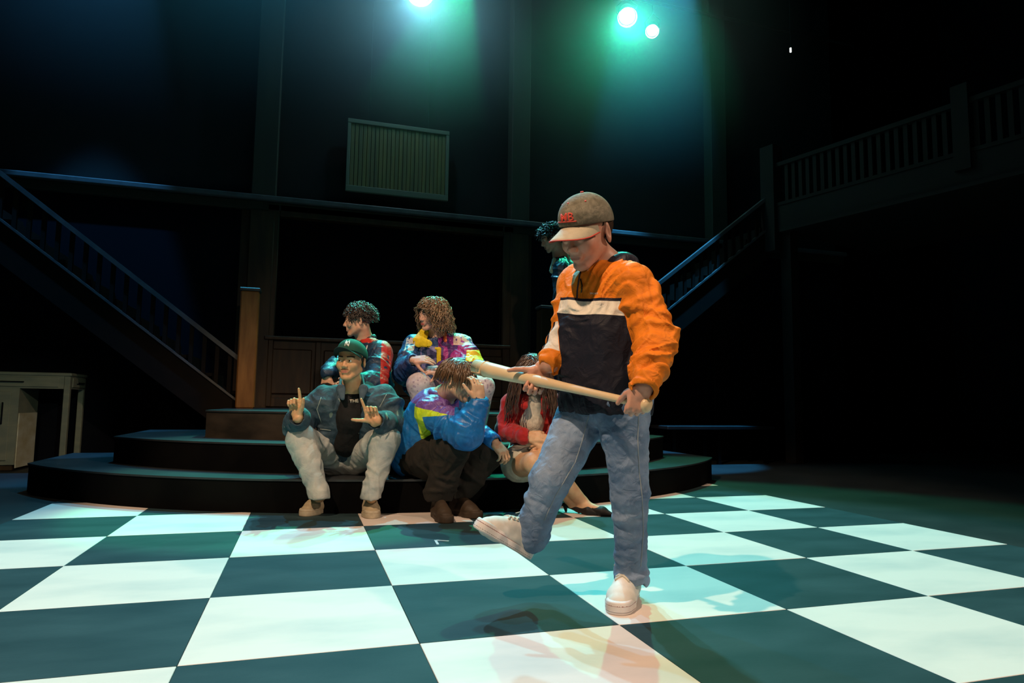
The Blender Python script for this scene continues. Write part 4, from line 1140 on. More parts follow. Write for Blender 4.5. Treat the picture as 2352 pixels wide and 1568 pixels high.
jL, jR = W(770, 1050, 4.30), W(818, 1050, 4.30)
kL, kR = W(692, 1008, 3.97), W(886, 1010, 3.97)
aL, aR = W(734, 1140, 3.86), W(853, 1142, 3.86)
for a, b, c in ((jL, kL, aL), (jR, kR, aR)): B.chain([hips, a, b, c], [0.07, 0.06, 0.045, 0.035], 0.02)
Hand(W(682, 955, 3.86), CV(-0.10, 1, 0.05), CF + 0.1 * CR, side=-1, k=1.0, curls=[(4, 6, 4), (72, 92, 60), (72, 92, 60), (60, 80, 50)], thumb=(0.55, 0.75, 0.4), tcurl=25, spread=2).add(B, wL, 0.03)
Hand(W(860, 970, 3.86), CV(-0.28, 1, 0.1), CF - 0.1 * CR, side=1, k=0.98, curls=[(2, 4, 4), (72, 92, 60), (74, 92, 60), (74, 92, 60)], thumb=(1.0, 0.35, 0.15), tcurl=0, spread=2).add(B, wR, 0.03)
fl = h.fields(); fl['mous'] = lambda p: np.where(h.loc(p)[:, 1] > 0.07, np.minimum(0.0045 - np.abs(h.loc(p)[:, 2] + 0.0515 + 0.10 * np.abs(h.loc(p)[:, 0])), 0.024 - np.abs(h.loc(p)[:, 0])), -1)
sk1 = skin('moustached_skin', (0.60, 0.37, 0.20), extra=(('mous', (0.16, 0.08, 0.04)),))
sculpt('body', B, 0.0034, sk1, e, fl, fine=[(h.P(0, 0, -0.03), 0.18), (W(682, 955, 3.86), 0.17), (W(860, 970, 3.86), 0.17)]); h.eyes(e, (0.03, 0.02, 0.015))
M['cap_green'] = painted('green_wool_cap', (0.012, 0.085, 0.062), (), 0.8, bump=0.4, bscale=600, mottle=0.2)
M['brim_dark'] = painted('dark_brim', (0.008, 0.022, 0.022), (), 0.8, bump=0.3)
CS, cb, Rc, Pc = cap_on(h, e, M['cap_green'], M['brim_dark'], tilt=0.20, brim_len=0.078, droop=-0.1, curve=5.0, k=1.08, crown_h=0.92, z_edge=0.030)
M['white_thread'] = mat('white_thread', (0.7, 0.7, 0.66), 0.7)
p = seen(CS, 797, 790, 3.7)
if p is not None:
    for tx in ('N', 'Y'):
        lettering('monogram', tx, CS, p + (CU * 0.006 if tx == 'Y' else 0), CR, CU * 0.9 + CR * 0.05, CF, 0.042, M['white_thread'], cb, 0.002, 0.0004)
hb_ = Sdf().u(ell(h.P(0, -0.030, 0.014), V3((0.080, 0.078, 0.060)), h.R), 0.01); hb_.keep(halfspace(h.P(0, 0.035, 0), h.R[:, 1]), 0.004); hb_.keep(halfspace(h.P(0, 0, 0.002), h.R @ V3((0, 0.5, -1))), 0.004)
hb_.disp = lambda p: 0.0015 * noise(p * 200, 1)
M['black_hair'] = painted('black_hair', (0.012, 0.010, 0.009), (), 0.45, bump=0.7, bscale=300, color2=(0.022, 0.016, 0.012), spec=0.5)
sculpt('hair', hb_, 0.0034, M['black_hair'], e)
mic(B, e, [(771, 842, 3.7), (777, 852, 3.7), (786, 860, 3.7)])
# black shirt with letters
M['black_cotton'] = painted('black_cotton', (0.008, 0.008, 0.009), (), 0.85, bump=0.3, wrinkle=0.4)
_, TS = suit(e, 'shirt', [([W(809, 920, 4.12), W(808, 955, 4.13), W(800, 1010, 4.20)], [0.078, 0.100, 0.11], 0.03)], 0.006, M['black_cotton'], {}, cuts=[cone(nb_ + CU * 0.05, nb_ - CU * 0.008, 0.050, 0.056)], disp=0.003)
p = seen(TS, 813, 921, 3.7)
if p is not None: lettering('shirt_print', 'THE', TS, p, CR * 1.0 + CU * 0.05, CU, CF, 0.028, M['white_print'], e, 0.0012, 0.0002)
# denim jacket, open in front
den = (0.028, 0.055, 0.085)
def open_front(p):      # wedge between the two fronts
    return None
Jp = [([chest + CU * 0.0, W(806, 960, 4.20), W(797, 1020, 4.28)], [0.125, 0.150, 0.150], 0.04, 0, dict(sq=(CF, 0.86))),
      ([W(768, 910, 4.13), W(809, 903, 4.18), W(852, 910, 4.13)], [0.066, 0.066, 0.066], 0.03),
      ([W(755, 930, 4.10), W(765, 1010, 4.20)], [0.080, 0.085], 0.03, 0.006), ([W(862, 930, 4.10), W(845, 1010, 4.20)], [0.080, 0.085], 0.03, 0.006),
      ([sL, eL, wL + CF * 0.01], [0.085, 0.082, 0.058], 0.02, 0.012), ([sR, eR, wR + CF * 0.01], [0.085, 0.082, 0.058], 0.02, 0.012)]
wedge = Sdf()
for (a, b, ra, rb) in ((W(812, 895, 3.98), W(812, 945, 4.0), 0.062, 0.034), (W(812, 945, 4.0), W(815, 1005, 4.06), 0.034, 0.022)): wedge.u(cone(a, b, ra, rb), 0.01)
cuts = [op[0] for op in wedge.ops] + [cone(h.P(0, -0.02, -0.06), nb_, 0.060, 0.066), cone(wL + CU * 0.0 - CF * 0.02, wL - CF * 0.25 + CU * 0.12, 0.044, 0.06), cone(wR - CF * 0.02, wR - CF * 0.25 + CU * 0.12, 0.044, 0.06)]
def bleach(p): return noise(p * V3((26, 26, 5)), 77) - 0.80
M['denim_j'] = painted('dark_denim_jacket', den, (('bleach', (0.16, 0.22, 0.20)),), 0.85, bump=0.4, bscale=500, color2=(0.055, 0.095, 0.125), scale=12, mottle=0.6, wrinkle=0.6, wscale=16)
o, JS = suit(e, 'jacket', Jp, 0.0058, M['denim_j'], {'bleach': bleach}, cuts=cuts, disp=0.005, freq=14, seed=3)
M['denim_c'] = painted('denim_collar', (0.04, 0.075, 0.11), (), 0.85, bump=0.5, color2=(0.07, 0.11, 0.15))
C_ = Sdf()
for q in (-1, 1):
    C_.u(cone(W(809 + q * 22, 868, 4.14), W(809 + q * 27, 893, 4.04), 0.026, 0.026, sq=(CR * q + CF * 0.4, 0.4)), 0.008)
    C_.u(cone(W(809 + q * 26, 893, 4.03), W(809 + q * 22, 914, 4.0), 0.030, 0.014, sq=(CF, 0.45)), 0.01)
C_.u(cone(W(788, 872, 4.17), W(832, 872, 4.17), 0.026, 0.026, sq=(CF, 0.5)), 0.01)
sculpt('collar', C_, 0.004, M['denim_c'], e)
M['seam_pale'] = mat('pale_seam', (0.30, 0.36, 0.34), 0.8)
for pts in ([(778, 915, 3.6), (790, 940, 3.6), (803, 975, 3.6), (806, 1000, 3.6)], [(823, 918, 3.6), (822, 960, 3.6), (824, 995, 3.6), (816, 1018, 3.6), (812, 1036, 3.6)], [(738, 912, 3.6), (728, 940, 3.6), (738, 970, 3.6)], [(735, 985, 3.6), (760, 988, 3.6)], [(888, 905, 3.6), (872, 935, 3.6)]):
    seam('seam', JS, pts, 0.0022, M['seam_pale'], e, 0.001)
bt = MB(); q = seen(JS, 801, 997, 3.6)
if q is not None: bt.tube([tuple(q - PORG[e.name] + CF * 0.002), tuple(q - PORG[e.name] - CF * 0.003)], [0.008, 0.007], 10); bt.build('button', M['chrome'], e)
M['jeans_pale'] = painted('pale_washed_jeans', (0.30, 0.35, 0.36), (), 0.85, bump=0.35, bscale=500, color2=(0.48, 0.50, 0.47), scale=7, mottle=0.3, wrinkle=0.6, wscale=14)
suit(e, 'jeans', [([hips + CU * 0.02, jL, kL, aL + CU * 0.01], [0.115, 0.102, 0.080, 0.052], 0.03, 0.006), ([hips, jR, kR, aR + CU * 0.01], [0.115, 0.102, 0.080, 0.052], 0.03, 0.006), ([jL, jR], [0.105, 0.105], 0.03), ([aL + CU * 0.03, aL - CU * 0.005], [0.054, 0.058], 0.01), ([aR + CU * 0.03, aR - CU * 0.005], [0.054, 0.058], 0.01)], 0.0058, M['jeans_pale'], {}, cuts=[cone(aL - CU * 0.03, aL - CU * 0.2, 0.046, 0.05), cone(aR - CU * 0.03, aR - CU * 0.2, 0.046, 0.05)], disp=0.006, freq=11, seed=8, keep=[halfspace((0, 0, 0.105), -TOP)])
M['beige_suede'] = painted('beige_suede', (0.36, 0.29, 0.18), (), 0.8, bump=0.4, color2=(0.46, 0.39, 0.27))
M['beige_sole'] = painted('beige_sole', (0.42, 0.37, 0.27), (('line', (0.3, 0.24, 0.15)),), 0.7, bump=0.2)
fw = nrm(floorpt(697, 1186) - floorpt(752, 1172)); sneaker(e, floorpt(697, 1186, 0) - fw * 0.28, fw, TOP, 0.295, M['beige_suede'], M['beige_sole'], M['beige_suede'], 1.1, vox=0.0036)
fw = nrm(floorpt(856, 1191) - floorpt(842, 1168)); sneaker(e, floorpt(856, 1191, 0) - fw * 0.28, fw, TOP, 0.295, M['beige_suede'], M['beige_sole'], M['beige_suede'], 1.1, vox=0.0036)

# ---- man with dark curls, navy and red jacket, in profile ----------------------------------------
e = person(W(850, 948, 4.95), 'curly-haired man in navy and red jacket sitting in profile behind the green cap')
sk = skin('fair_skin', (0.62, 0.40, 0.28))
h = Head(W(824, 736, 4.80), CV(-1, -0.05, 0.14), CV(-0.06, 1, 0.0), k=0.97, nose=0.95, jaw=1.0)
nb_ = W(838, 787, 4.86); B = Sdf(); h.add(B); h.neck(B, nb_, 0.055, 0.064)
chest, belly, hips = W(848, 815, 4.86), W(858, 870, 4.92), W(856, 912, 5.0)
sN, sF = W(876, 812, 4.70), W(818, 808, 5.0)
eN, eF = W(862, 880, 4.52), W(770, 842, 4.78)
wN, wF = W(812, 872, 4.42), W(752, 862, 4.58)
B.chain([nb_, chest, belly, hips], [0.07, 0.09, 0.09, 0.09], 0.03)
B.chain([chest, sN, eN, wN], [0.05, 0.035, 0.03, 0.026], 0.015); B.chain([chest, sF, eF, wF], [0.05, 0.035, 0.03, 0.026], 0.015)
Hand(wF - CU * 0.01, CV(-0.15, -1, 0.15), CV(-0.4, 0.1, 1), side=-1, k=0.98, curls=[(25, 20, 10), (30, 22, 12), (35, 25, 15), (40, 28, 15)], thumb=(0.6, 0.7, 0.3)).add(B, eF * 0.3 + wF * 0.7, 0.03)
Hand(wN, CV(-1, -0.4, 0.2), CV(0, 0.7, 0.7), side=1, k=0.98).add(B, eN * 0.3 + wN * 0.7, 0.03)
kF, kN = W(752, 905, 4.58), W(838, 905, 4.40); aF, aN = W(770, 985, 4.50), W(840, 1000, 4.48)
B.chain([hips, kF, aF], [0.07, 0.045, 0.035], 0.02); B.chain([hips, kN, aN], [0.07, 0.045, 0.035], 0.02)
sculpt('body', B, 0.0036, sk, e, h.fields(), fine=[(h.P(0, 0, -0.03), 0.18), (wF, 0.16)]); h.eyes(e)
mic(B, e, [(812, 737, 4.5), (807, 746, 4.5), (802, 750, 4.5)])
jn = Sdf()
neck_ref = W(846, 792, 4.84)
backline = W(884, 800, 4.9)
Sarm2 = dist_to((sN, eN, 0.080, 0.078), (eN, wN, 0.078, 0.050), (sF, eF, 0.072, 0.064), (eF, wF, 0.064, 0.046))
def red_f(p):
    d1 = np.minimum(0.125 - np.linalg.norm(p - W(866, 782, 4.84), axis=1), Sarm2(p) + 0.012)
    d2 = np.minimum((p - W(893, 800, 4.9)) @ nrm(CR + CU * 0.12), Sarm2(p) + 0.002)
    return np.maximum(d1, d2)
M['jk2'] = painted('navy_red_jacket', (0.010, 0.030, 0.070), (('red', (0.45, 0.018, 0.012)),), 0.5, bump=0.2, color2=(0.015, 0.045, 0.095), wrinkle=0.6, wscale=18, spec=0.4)
o, JS = suit(e, 'jacket', [([chest, belly, hips], [0.125, 0.140, 0.145], 0.04, 0, dict(sq=(CF, 1.2))), ([sN + CU * 0.02, nb_ - CU * 0.03, sF + CU * 0.02], [0.070, 0.066, 0.066], 0.03), ([sN, eN, wN], [0.080, 0.078, 0.050], 0.02, 0.010), ([sF, eF, wF + CU * 0.012], [0.072, 0.064, 0.046], 0.02, 0.009)], 0.0055, M['jk2'], {'red': red_f}, cuts=[cone(h.P(0, -0.02, -0.05), nb_, 0.060, 0.064), cone(wF - CU * 0.004, wF - CU * 0.2, 0.036, 0.05)], disp=0.005, seed=21)
C_ = Sdf()
for a in np.linspace(0, 2 * PI, 12, endpoint=False):
    C_.u(ell(nb_ + CR * math.cos(a) * 0.066 + CF * math.sin(a) * 0.066 + CU * (0.016 - 0.02 * math.cos(a) * -1), (0.020, 0.020, 0.028)), 0.02)
C_.cut(cone(h.P(0, -0.02, -0.03), nb_ - CU * 0.03, 0.058, 0.058), 0.004)
sculpt('collar', C_, 0.0045, M['navy'], e)
seam('zip_cord', JS, [(844, 793, 4.4), (841, 806, 4.4)], 0.004, M['white_thread'], e, 0.004)
seam('zip_edge', JS, [(838, 795, 4.4), (826, 806, 4.4)], 0.0025, M['white_thread'], e, 0.002)
M['black_cloth'] = painted('black_trousers', (0.007, 0.007, 0.008), (), 0.9, bump=0.3, wrinkle=0.5)
suit(e, 'trousers', [([hips, W(810, 915, 4.9), kF, aF], [0.12, 0.10, 0.075, 0.065], 0.03, 0.006), ([hips, kN, aN], [0.12, 0.075, 0.065], 0.03, 0.006)], 0.0065, M['black_cloth'], {}, disp=0.004, seed=5)
M['black_shoe'] = painted('black_shoe', (0.012, 0.011, 0.010), (), 0.5, bump=0.2)
def foot_on(parent, ankle, z, fwd, L, m1, name='shoe', **kw):
    fwd = nrm(V3((fwd[0], fwd[1], 0))); hl = V3((ankle[0], ankle[1], z)) - fwd * 0.05
    return feet_plain(parent, hl, fwd, TOP, L, m1, m1, name, **kw)
foot_on(e, aF, 0.39, CV(-0.6, 0, 0.6), 0.26, M['black_shoe']); foot_on(e, aN, 0.39, CV(-0.6, 0, 0.6), 0.26, M['black_shoe'])
def curl_roots(front=0.045, low=-0.01, sides=0.083):
    def f(rng):
        while True:
            a = rng.uniform(0, 2 * PI); z = rng.uniform(-0.35, 1.0); r = math.sqrt(max(0, 1 - z * z))
            x, y = r * math.cos(a), r * math.sin(a)
            p = (x * 0.072, -0.012 + y * 0.092, 0.040 + z * 0.080)
            if p[1] > front and p[2] < 0.062: continue
            if p[2] < low and p[1] > -0.02: continue
            if abs(x) > 0.8 and -0.02 < p[1] and p[2] < 0.022: continue
            return p, (x * 0.9, y * 0.9, z * 1.0 + 0.25)
    return f
def hair_base(h, rx=0.080, ry=0.100, rz=0.088, front=0.070, low=-0.03, grow=0.0):
    S = Sdf().u(ell(h.P(0, -0.014, 0.042), V3((rx, ry, rz)) * h.k, h.R), 0.01)
    S.cut(ell(h.P(0, 0.085, -0.030), V3((0.078, 0.075, 0.082)) * h.k, h.R), 0.008)
    S.keep(halfspace(h.P(0, -0.02, low), h.R @ V3((0, 0.45, -1))), 0.008)
    for q in (-1, 1): S.cut(ell(h.P(q * 0.080, -0.002, -0.016), V3((0.022, 0.024, 0.034)) * h.k, h.R), 0.004)
    S.disp = lambda p: 0.003 * noise(h.loc(p) * 90, 2)
    return S
M['dark_curls'] = mat('dark_curly_hair', (0.018, 0.012, 0.009), 0.38, (0.035, 0.022, 0.014), 40, spec=1.0)
locks(h, e, M['dark_curls'], curl_roots(0.05, -0.03), lambda q, t: (q[0] * 2, (q[1] + 0.01) * 2 - 0.3, -0.7), 900, lambda p, r: r.uniform(0.030, 0.055), 0.0030, wave=0.0065, freq=210, seed=4, base=hair_base(h), stiff=0.6, jitter=0.6, layer=(1.02, 1.16), part=0)

# ---- woman in the many-coloured jacket --------------------------------------------------------------
e = person(W(1010, 948, 5.0), 'woman with wavy brown hair in purple, blue and yellow jacket sitting on top step')
sk = skin('rosy_skin', (0.64, 0.40, 0.31), lip=(0.45, 0.10, 0.10))
h = Head(W(992, 722, 4.80), CV(-0.72, -0.10, 0.68), CV(0.05, 1, 0.08), k=0.95, jaw=0.92, nose=0.9, eye_open=0.45, cheek=1.1)
nb_ = W(1003, 776, 4.88); B = Sdf(); h.add(B); h.neck(B, nb_, 0.048, 0.058)
chest, belly, hips = W(1005, 815, 4.90), W(1008, 870, 4.96), W(1010, 912, 5.04)
sL, sR = W(950, 798, 4.88), W(1060, 796, 4.90); eL, eR = W(932, 856, 4.72), W(1086, 842, 4.78); wL, wR = W(949, 828, 4.52), W(1012, 850, 4.55)
B.chain([nb_, chest, belly, hips], [0.066, 0.085, 0.085, 0.09], 0.03)
B.chain([chest, sL, eL, wL], [0.05, 0.033, 0.028, 0.024], 0.015); B.chain([chest, sR, eR, wR], [0.05, 0.033, 0.028, 0.024], 0.015)
Hand(W(950, 827, 4.50), CV(1, 0.08, 0.15), CV(-0.1, 0.75, 0.65), side=1, k=0.92, curls=[(12, 15, 8), (18, 18, 10), (25, 20, 12), (30, 25, 15)], thumb=(0.8, 0.6, 0.5), spread=6).add(B, wL, 0.028)
Hand(W(1010, 848, 4.53), CV(-1, -0.1, 0.2), CV(0.1, 0.7, 0.7), side=-1, k=0.92, curls=[(20, 15, 8), (25, 18, 10), (30, 20, 12), (35, 25, 15)], thumb=(0.8, 0.6, 0.3), spread=6).add(B, wR, 0.028)
kL, kR = W(963, 884, 4.50), W(1108, 888, 4.50); aL, aR = W(975, 985, 4.50), W(1100, 988, 4.50)
for k_, a_ in ((kL, aL), (kR, aR)): B.chain([hips, k_, a_], [0.07, 0.045, 0.035], 0.02)
sculpt('body', B, 0.0036, sk, e, h.fields(), fine=[(h.P(0, 0, -0.05), 0.20), (wL, 0.18), (wR, 0.16)]); h.eyes(e)
M['lilac'] = painted('patterned_lilac_leggings', (0.50, 0.44, 0.50), (('spots', (0.34, 0.28, 0.36)),), 0.8, bump=0.2, color2=(0.62, 0.58, 0.60))
suit(e, 'leggings', [([hips, kL, aL], [0.11, 0.078, 0.046], 0.03), ([hips, kR, aR], [0.11, 0.078, 0.046], 0.03)], 0.0055, M['lilac'], {'spots': lambda p: noise(p * 70, 8) - 0.35}, disp=0.002, seed=6)
foot_on(e, aL, 0.39, CV(-0.1, 0, 1), 0.24, M['canvas']); foot_on(e, aR, 0.39, CV(0.1, 0, 1), 0.24, M['canvas'])
mid = lambda p: (p - W(1006, 800, 4.8)) @ nrm(CR + CU * 0.05)
yy = lambda p: (p - W(1006, 800, 4.8)) @ CU
def px_box(x0, x1, y0, y1, d=4.78):
    a = W(x0, y0, d); 
    X0 = (W(x0, y0, d) - CAMLOC) @ CR; X1 = (W(x1, y0, d) - CAMLOC) @ CR; U1 = (W(x0, y0, d) - CAMLOC) @ CU; U0 = (W(x0, y1, d) - CAMLOC) @ CU
    return lambda p: np.minimum(np.minimum((p - CAMLOC) @ CR - X0, X1 - (p - CAMLOC) @ CR), np.minimum((p - CAMLOC) @ CU - U0, U1 - (p - CAMLOC) @ CU))
def band(px0, px1, fn=lambda p: 0): return None
blueside = lambda p: 0.0 - mid(p) + 0.004
patch_w = lambda p: np.minimum(px_box(1040, 1085, 755, 792)(p) + 0.0, noise(p * V3((60, 60, 40)), 3) * 0.03 + 0.010)
patch_w2 = lambda p: np.minimum(px_box(930, 952, 775, 805)(p), noise(p * 60, 4) * 0.03 + 0.008)
elbow = lambda p: px_box(1072, 1110, 803, 829)(p)
pinks = lambda p: np.minimum(noise(p * V3((24, 24, 8)), 14) * 0.05 - 0.006, mid(p))
lav = lambda p: np.minimum(px_box(966, 1002, 795, 850)(p), noise(p * V3((40, 40, 10)), 2) * 0.05 + 0.012)
M['jk3'] = painted('patchwork_windbreaker', (0.095, 0.030, 0.19), (('pink', (0.34, 0.03, 0.26)), ('blue', (0.015, 0.055, 0.17)), ('lav', (0.16, 0.17, 0.40)), ('pale', (0.62, 0.48, 0.42)), ('pale2', (0.50, 0.42, 0.40)), ('yel', (0.80, 0.55, 0.02))), 0.45, bump=0.1, color2=(0.075, 0.04, 0.20), wrinkle=0.7, wscale=18, spec=0.45)
o, JS = suit(e, 'jacket', [([chest, belly, W(1008, 905, 5.0)], [0.135, 0.155, 0.165], 0.04, 0, dict(sq=(CF, 0.85))), ([sL + CU * 0.02, nb_ - CU * 0.035, sR + CU * 0.02], [0.072, 0.068, 0.072], 0.03), ([W(965, 830, 4.85), W(960, 880, 4.85)], [0.10, 0.11], 0.04, 0.008), ([W(1050, 830, 4.85), W(1055, 880, 4.85)], [0.10, 0.11], 0.04, 0.008), ([sL, eL, wL + (eL - wL) * 0.1], [0.082, 0.086, 0.052], 0.02, 0.011), ([sR, eR, wR + (eR - wR) * 0.1], [0.082, 0.086, 0.055], 0.02, 0.011)], 0.0055, M['jk3'], {'pink': pinks, 'blue': blueside, 'lav': lav, 'pale': patch_w, 'pale2': patch_w2, 'yel': elbow}, cuts=[cone(h.P(0, -0.02, -0.05), nb_, 0.055, 0.062), cone(W(1003, 778, 4.72), W(1000, 796, 4.70), 0.045, 0.012), cone(wL + (wL - eL) * 0.03, wL + (wL - eL) * 1.0, 0.036, 0.05)], disp=0.006, seed=31)
M['yellow_nylon'] = painted('yellow_nylon', (0.80, 0.60, 0.02), (), 0.5, bump=0.2, color2=(0.75, 0.62, 0.03), wrinkle=0.4)
M['orange_nylon'] = painted('orange_nylon', (0.75, 0.17, 0.06), (), 0.5, bump=0.2, wrinkle=0.4)
C_ = Sdf(); C_.u(cone(W(974, 764, 4.84), W(964, 782, 4.74), 0.036, 0.050, sq=(CF, 0.2)), 0.01); C_.u(cone(W(964, 784, 4.74), W(984, 789, 4.70), 0.040, 0.028, sq=(CF, 0.2)), 0.01); C_.u(cone(W(976, 764, 4.86), W(1000, 768, 4.97), 0.028, 0.028, sq=(CF, 0.5)), 0.01)
C_.cut(cone(h.P(0, -0.02, -0.05), nb_, 0.050, 0.056), 0.004); sculpt('collar', C_, 0.0045, M['yellow_nylon'], e)
C_ = Sdf(); C_.u(cone(W(1021, 764, 4.86), W(1023, 782, 4.77), 0.020, 0.015, sq=(CF + CR * 0.5, 0.4)), 0.01); sculpt('collar_lining', C_, 0.0045, M['orange_nylon'], e)
C_ = Sdf(); C_.u(cone(W(1008, 802, 4.73), W(1008, 836, 4.74), 0.018, 0.016, sq=(CF, 0.35)), 0.01); C_.u(cone(W(1008, 802, 4.73), W(1001, 800, 4.72), 0.012, 0.010, sq=(CF, 0.4)), 0.01); sculpt('placket', C_, 0.0045, M['yellow_nylon'], e)
M['brown_waves'] = mat('wavy_brown_hair', (0.13, 0.075, 0.040), 0.36, (0.26, 0.16, 0.08), 30, spec=1.0)
def wave_roots(rng):
    while True:
        a = rng.uniform(0, 2 * PI); z = rng.uniform(-0.1, 0.95); r = math.sqrt(max(0, 1 - z * z)); x, y = r * math.cos(a), r * math.sin(a)
        p = (x * 0.076, -0.012 + y * 0.094, 0.042 + z * 0.082)
        if (p[1] > 0.05 and p[2] < 0.072) or (p[1] > 0.022 and p[2] < 0.05): continue
        return p, (x * 1.2, y * 0.8 + (0.3 if y > 0 else 0), z * 0.6)
def wlen(p, r):
    if p[1] > 0.03 and abs(p[0]) < 0.05: return r.uniform(0.045, 0.065)
    return r.uniform(0.15, 0.23)
locks(h, e, M['brown_waves'], wave_roots, lambda q, t: (q[0] * 1.0, q[1] * 0.5 - 0.1, -1.0), 820, wlen, 0.0038, wave=0.013, freq=95, seg=13, seed=9, base=hair_base(h, 0.084, 0.104, 0.092, low=-0.05), stiff=0.55, jitter=0.5, layer=(1.03, 1.27), part=0.062)

# ---- man hiding his face, blue jacket ----------------------------------------------------------------
e = person(W(950, 1092, 4.15), 'man in bright blue, purple and lime windbreaker sitting with one hand over his face')
sk = skin('light_skin', (0.60, 0.42, 0.28))
h = Head(W(1050, 874, 3.92), CV(0.95, -0.22, 0.22), CV(0.22, 1, 0.0), k=1.0, jaw=1.05)
nb_ = W(1018, 912, 4.02); B = Sdf(); h.add(B); h.neck(B, nb_, 0.056, 0.066)
chest, belly, hips = W(995, 945, 4.08), W(962, 1000, 4.16), W(950, 1048, 4.24)
sN, sF = W(990, 948, 3.90), W(1050, 938, 4.16); eN, eF = W(1072, 992, 3.74), W(1088, 992, 4.10); wN, wF = W(1100, 925, 3.76), W(1134, 1014, 3.98)
B.chain([nb_, chest, belly, hips], [0.07, 0.09, 0.09, 0.09], 0.03)
B.chain([chest, sN, eN, wN], [0.05, 0.035, 0.03, 0.026], 0.015); B.chain([chest, sF, eF, wF], [0.05, 0.035, 0.03, 0.026], 0.015)
Hand(W(1101, 920, 3.76), CV(-0.12, 1, -0.15), CV(0.62, 0.05, 0.8), side=-1, k=1.0, curls=[(20, 30, 20), (22, 34, 20), (26, 36, 22), (30, 40, 22)], thumb=(0.75, 0.85, 0.25), tcurl=25, spread=3).add(B, wN, 0.03)
Hand(W(1136, 1016, 3.97), CV(0.55, -0.6, 0.4), CV(0.3, 0.8, 0.4), side=-1, k=1.0, curls=[(30, 45, 25), (34, 45, 25), (38, 45, 25), (42, 45, 25)], thumb=(0.9, 0.2, 0.5), tcurl=20, spread=5).add(B, wF, 0.03)
kN, kF = W(1040, 1022, 3.86), W(1118, 1040, 4.04); aN, aF = W(1006, 1138, 3.90), W(1046, 1142, 4.02)
B.chain([hips, kN, aN], [0.07, 0.045, 0.035], 0.02); B.chain([hips, kF, aF], [0.07, 0.045, 0.035], 0.02)
sculpt('body', B, 0.0034, sk, e, h.fields(), fine=[(h.P(0, 0, -0.03), 0.18), (wN, 0.17), (wF, 0.18)]); h.eyes(e)
Sarm = dist_to((sN, eN, 0.09, 0.088), (eN, wN, 0.085, 0.055))
A0 = W(985, 915, 3.95)
purp = lambda p: np.minimum(np.minimum((p - W(985, 934, 3.95)) @ nrm(CU * 1.0 + CR * 0.16), 0.17 - (p - W(985, 934, 3.95)) @ CR), 0.31 + (p - CAMLOC) @ CF - 4.02)
def lime(p):
    u = (p - W(970, 960, 3.9)) @ CR; v = (p - W(970, 960, 3.9)) @ CU
    top = purp(p)
    a = np.minimum(np.minimum(-top, v - 0.018 - 0.9 * (u - 0.02).clip(0) * 0.15 + 0.0 * u), np.minimum(u + 0.035, 0.165 - u))
    tri = np.minimum(a, (v + 0.005) - (u - 0.045).clip(0) * 0.30)
    strip_ = np.minimum(np.minimum(u + 0.035 + 0.18 * (v + 0.05), 0.028 - u - 0.22 * (v + 0.05)), np.minimum(-top, v + 0.135))
    return np.maximum(tri, strip_)
M['jk4'] = painted('blue_windbreaker', (0.008, 0.13, 0.42), (('lime', (0.50, 0.66, 0.02)), ('purple', (0.15, 0.07, 0.30))), 0.42, bump=0.1, color2=(0.010, 0.16, 0.46), wrinkle=0.7, wscale=14, spec=0.45)
suit(e, 'jacket', [([chest + CU * 0.01, belly, hips + CU * 0.01], [0.135, 0.155, 0.150], 0.04, 0.006), ([sN + CU * 0.01, W(1012, 922, 4.04), sF + CU * 0.01], [0.078, 0.076, 0.070], 0.03), ([sN, eN, wN - CU * 0.01], [0.094, 0.092, 0.056], 0.03, 0.012), ([sF, eF, wF - CR * 0.01], [0.075, 0.072, 0.050], 0.02, 0.010)], 0.0056, M['jk4'], {'purple': purp, 'lime': lime}, cuts=[cone(h.P(0, -0.02, -0.05), nb_, 0.060, 0.064), cone(wN + CU * 0.012, wN + CU * 0.2, 0.042, 0.05), cone(wF + nrm(wF - eF) * 0.012, wF + nrm(wF - eF) * 0.2, 0.040, 0.05)], disp=0.006, freq=13, seed=41)
M['rib_blue'] = painted('ribbed_blue_cuff', (0.008, 0.10, 0.26), (), 0.8, bump=0.6, bscale=400)
axn = nrm(wN - eN)
for a_, ax in ((wN, axn), (wF, nrm(wF - eF))):
    c_ = Sdf().u(cone(a_ - ax * 0.03, a_ + ax * 0.006, 0.050, 0.043), 0.01); c_.cut(cone(a_ + ax * 0.004, a_ + ax * 0.1, 0.036, 0.04), 0.004)
    c_.disp = (lambda o_, x_: (lambda p: 0.0016 * np.sin(np.arctan2((p - o_) @ nrm(np.cross(x_, CU + CR * 0.1)), (p - o_) @ nrm(np.cross(x_, np.cross(x_, CU + CR * 0.1)))) * 34)))(a_, ax)
    sculpt('cuff', c_, 0.003, M['rib_blue'], e)
C_ = Sdf()
for a in np.linspace(0, 2 * PI, 12, endpoint=False): C_.u(ell(nb_ + CR * math.cos(a) * 0.07 + CF * math.sin(a) * 0.07 + CU * (0.008 - 0.018 * math.cos(a)), (0.024, 0.024, 0.028)), 0.02)
C_.cut(cone(h.P(0, -0.02, -0.03), nb_ - CU * 0.03, 0.060, 0.060), 0.004)
M['purple_nylon'] = painted('purple_nylon', (0.13, 0.06, 0.26), (), 0.5, bump=0.2, wrinkle=0.5)
sculpt('collar', C_, 0.0045, M['purple_nylon'], e)
M['black_cord'] = painted('black_corduroy', (0.016, 0.014, 0.012), (), 0.9, bump=0.5, wrinkle=0.5, wscale=14, color2=(0.024, 0.02, 0.016))
suit(e, 'trousers', [([hips, W(985, 1050, 4.05), kN, aN], [0.13, 0.12, 0.098, 0.080], 0.03, 0.009), ([hips, kF, aF], [0.13, 0.098, 0.078], 0.03, 0.009)], 0.006, M['black_cord'], {}, disp=0.006, seed=51, keep=[halfspace((0, 0, 0.10), -TOP)])
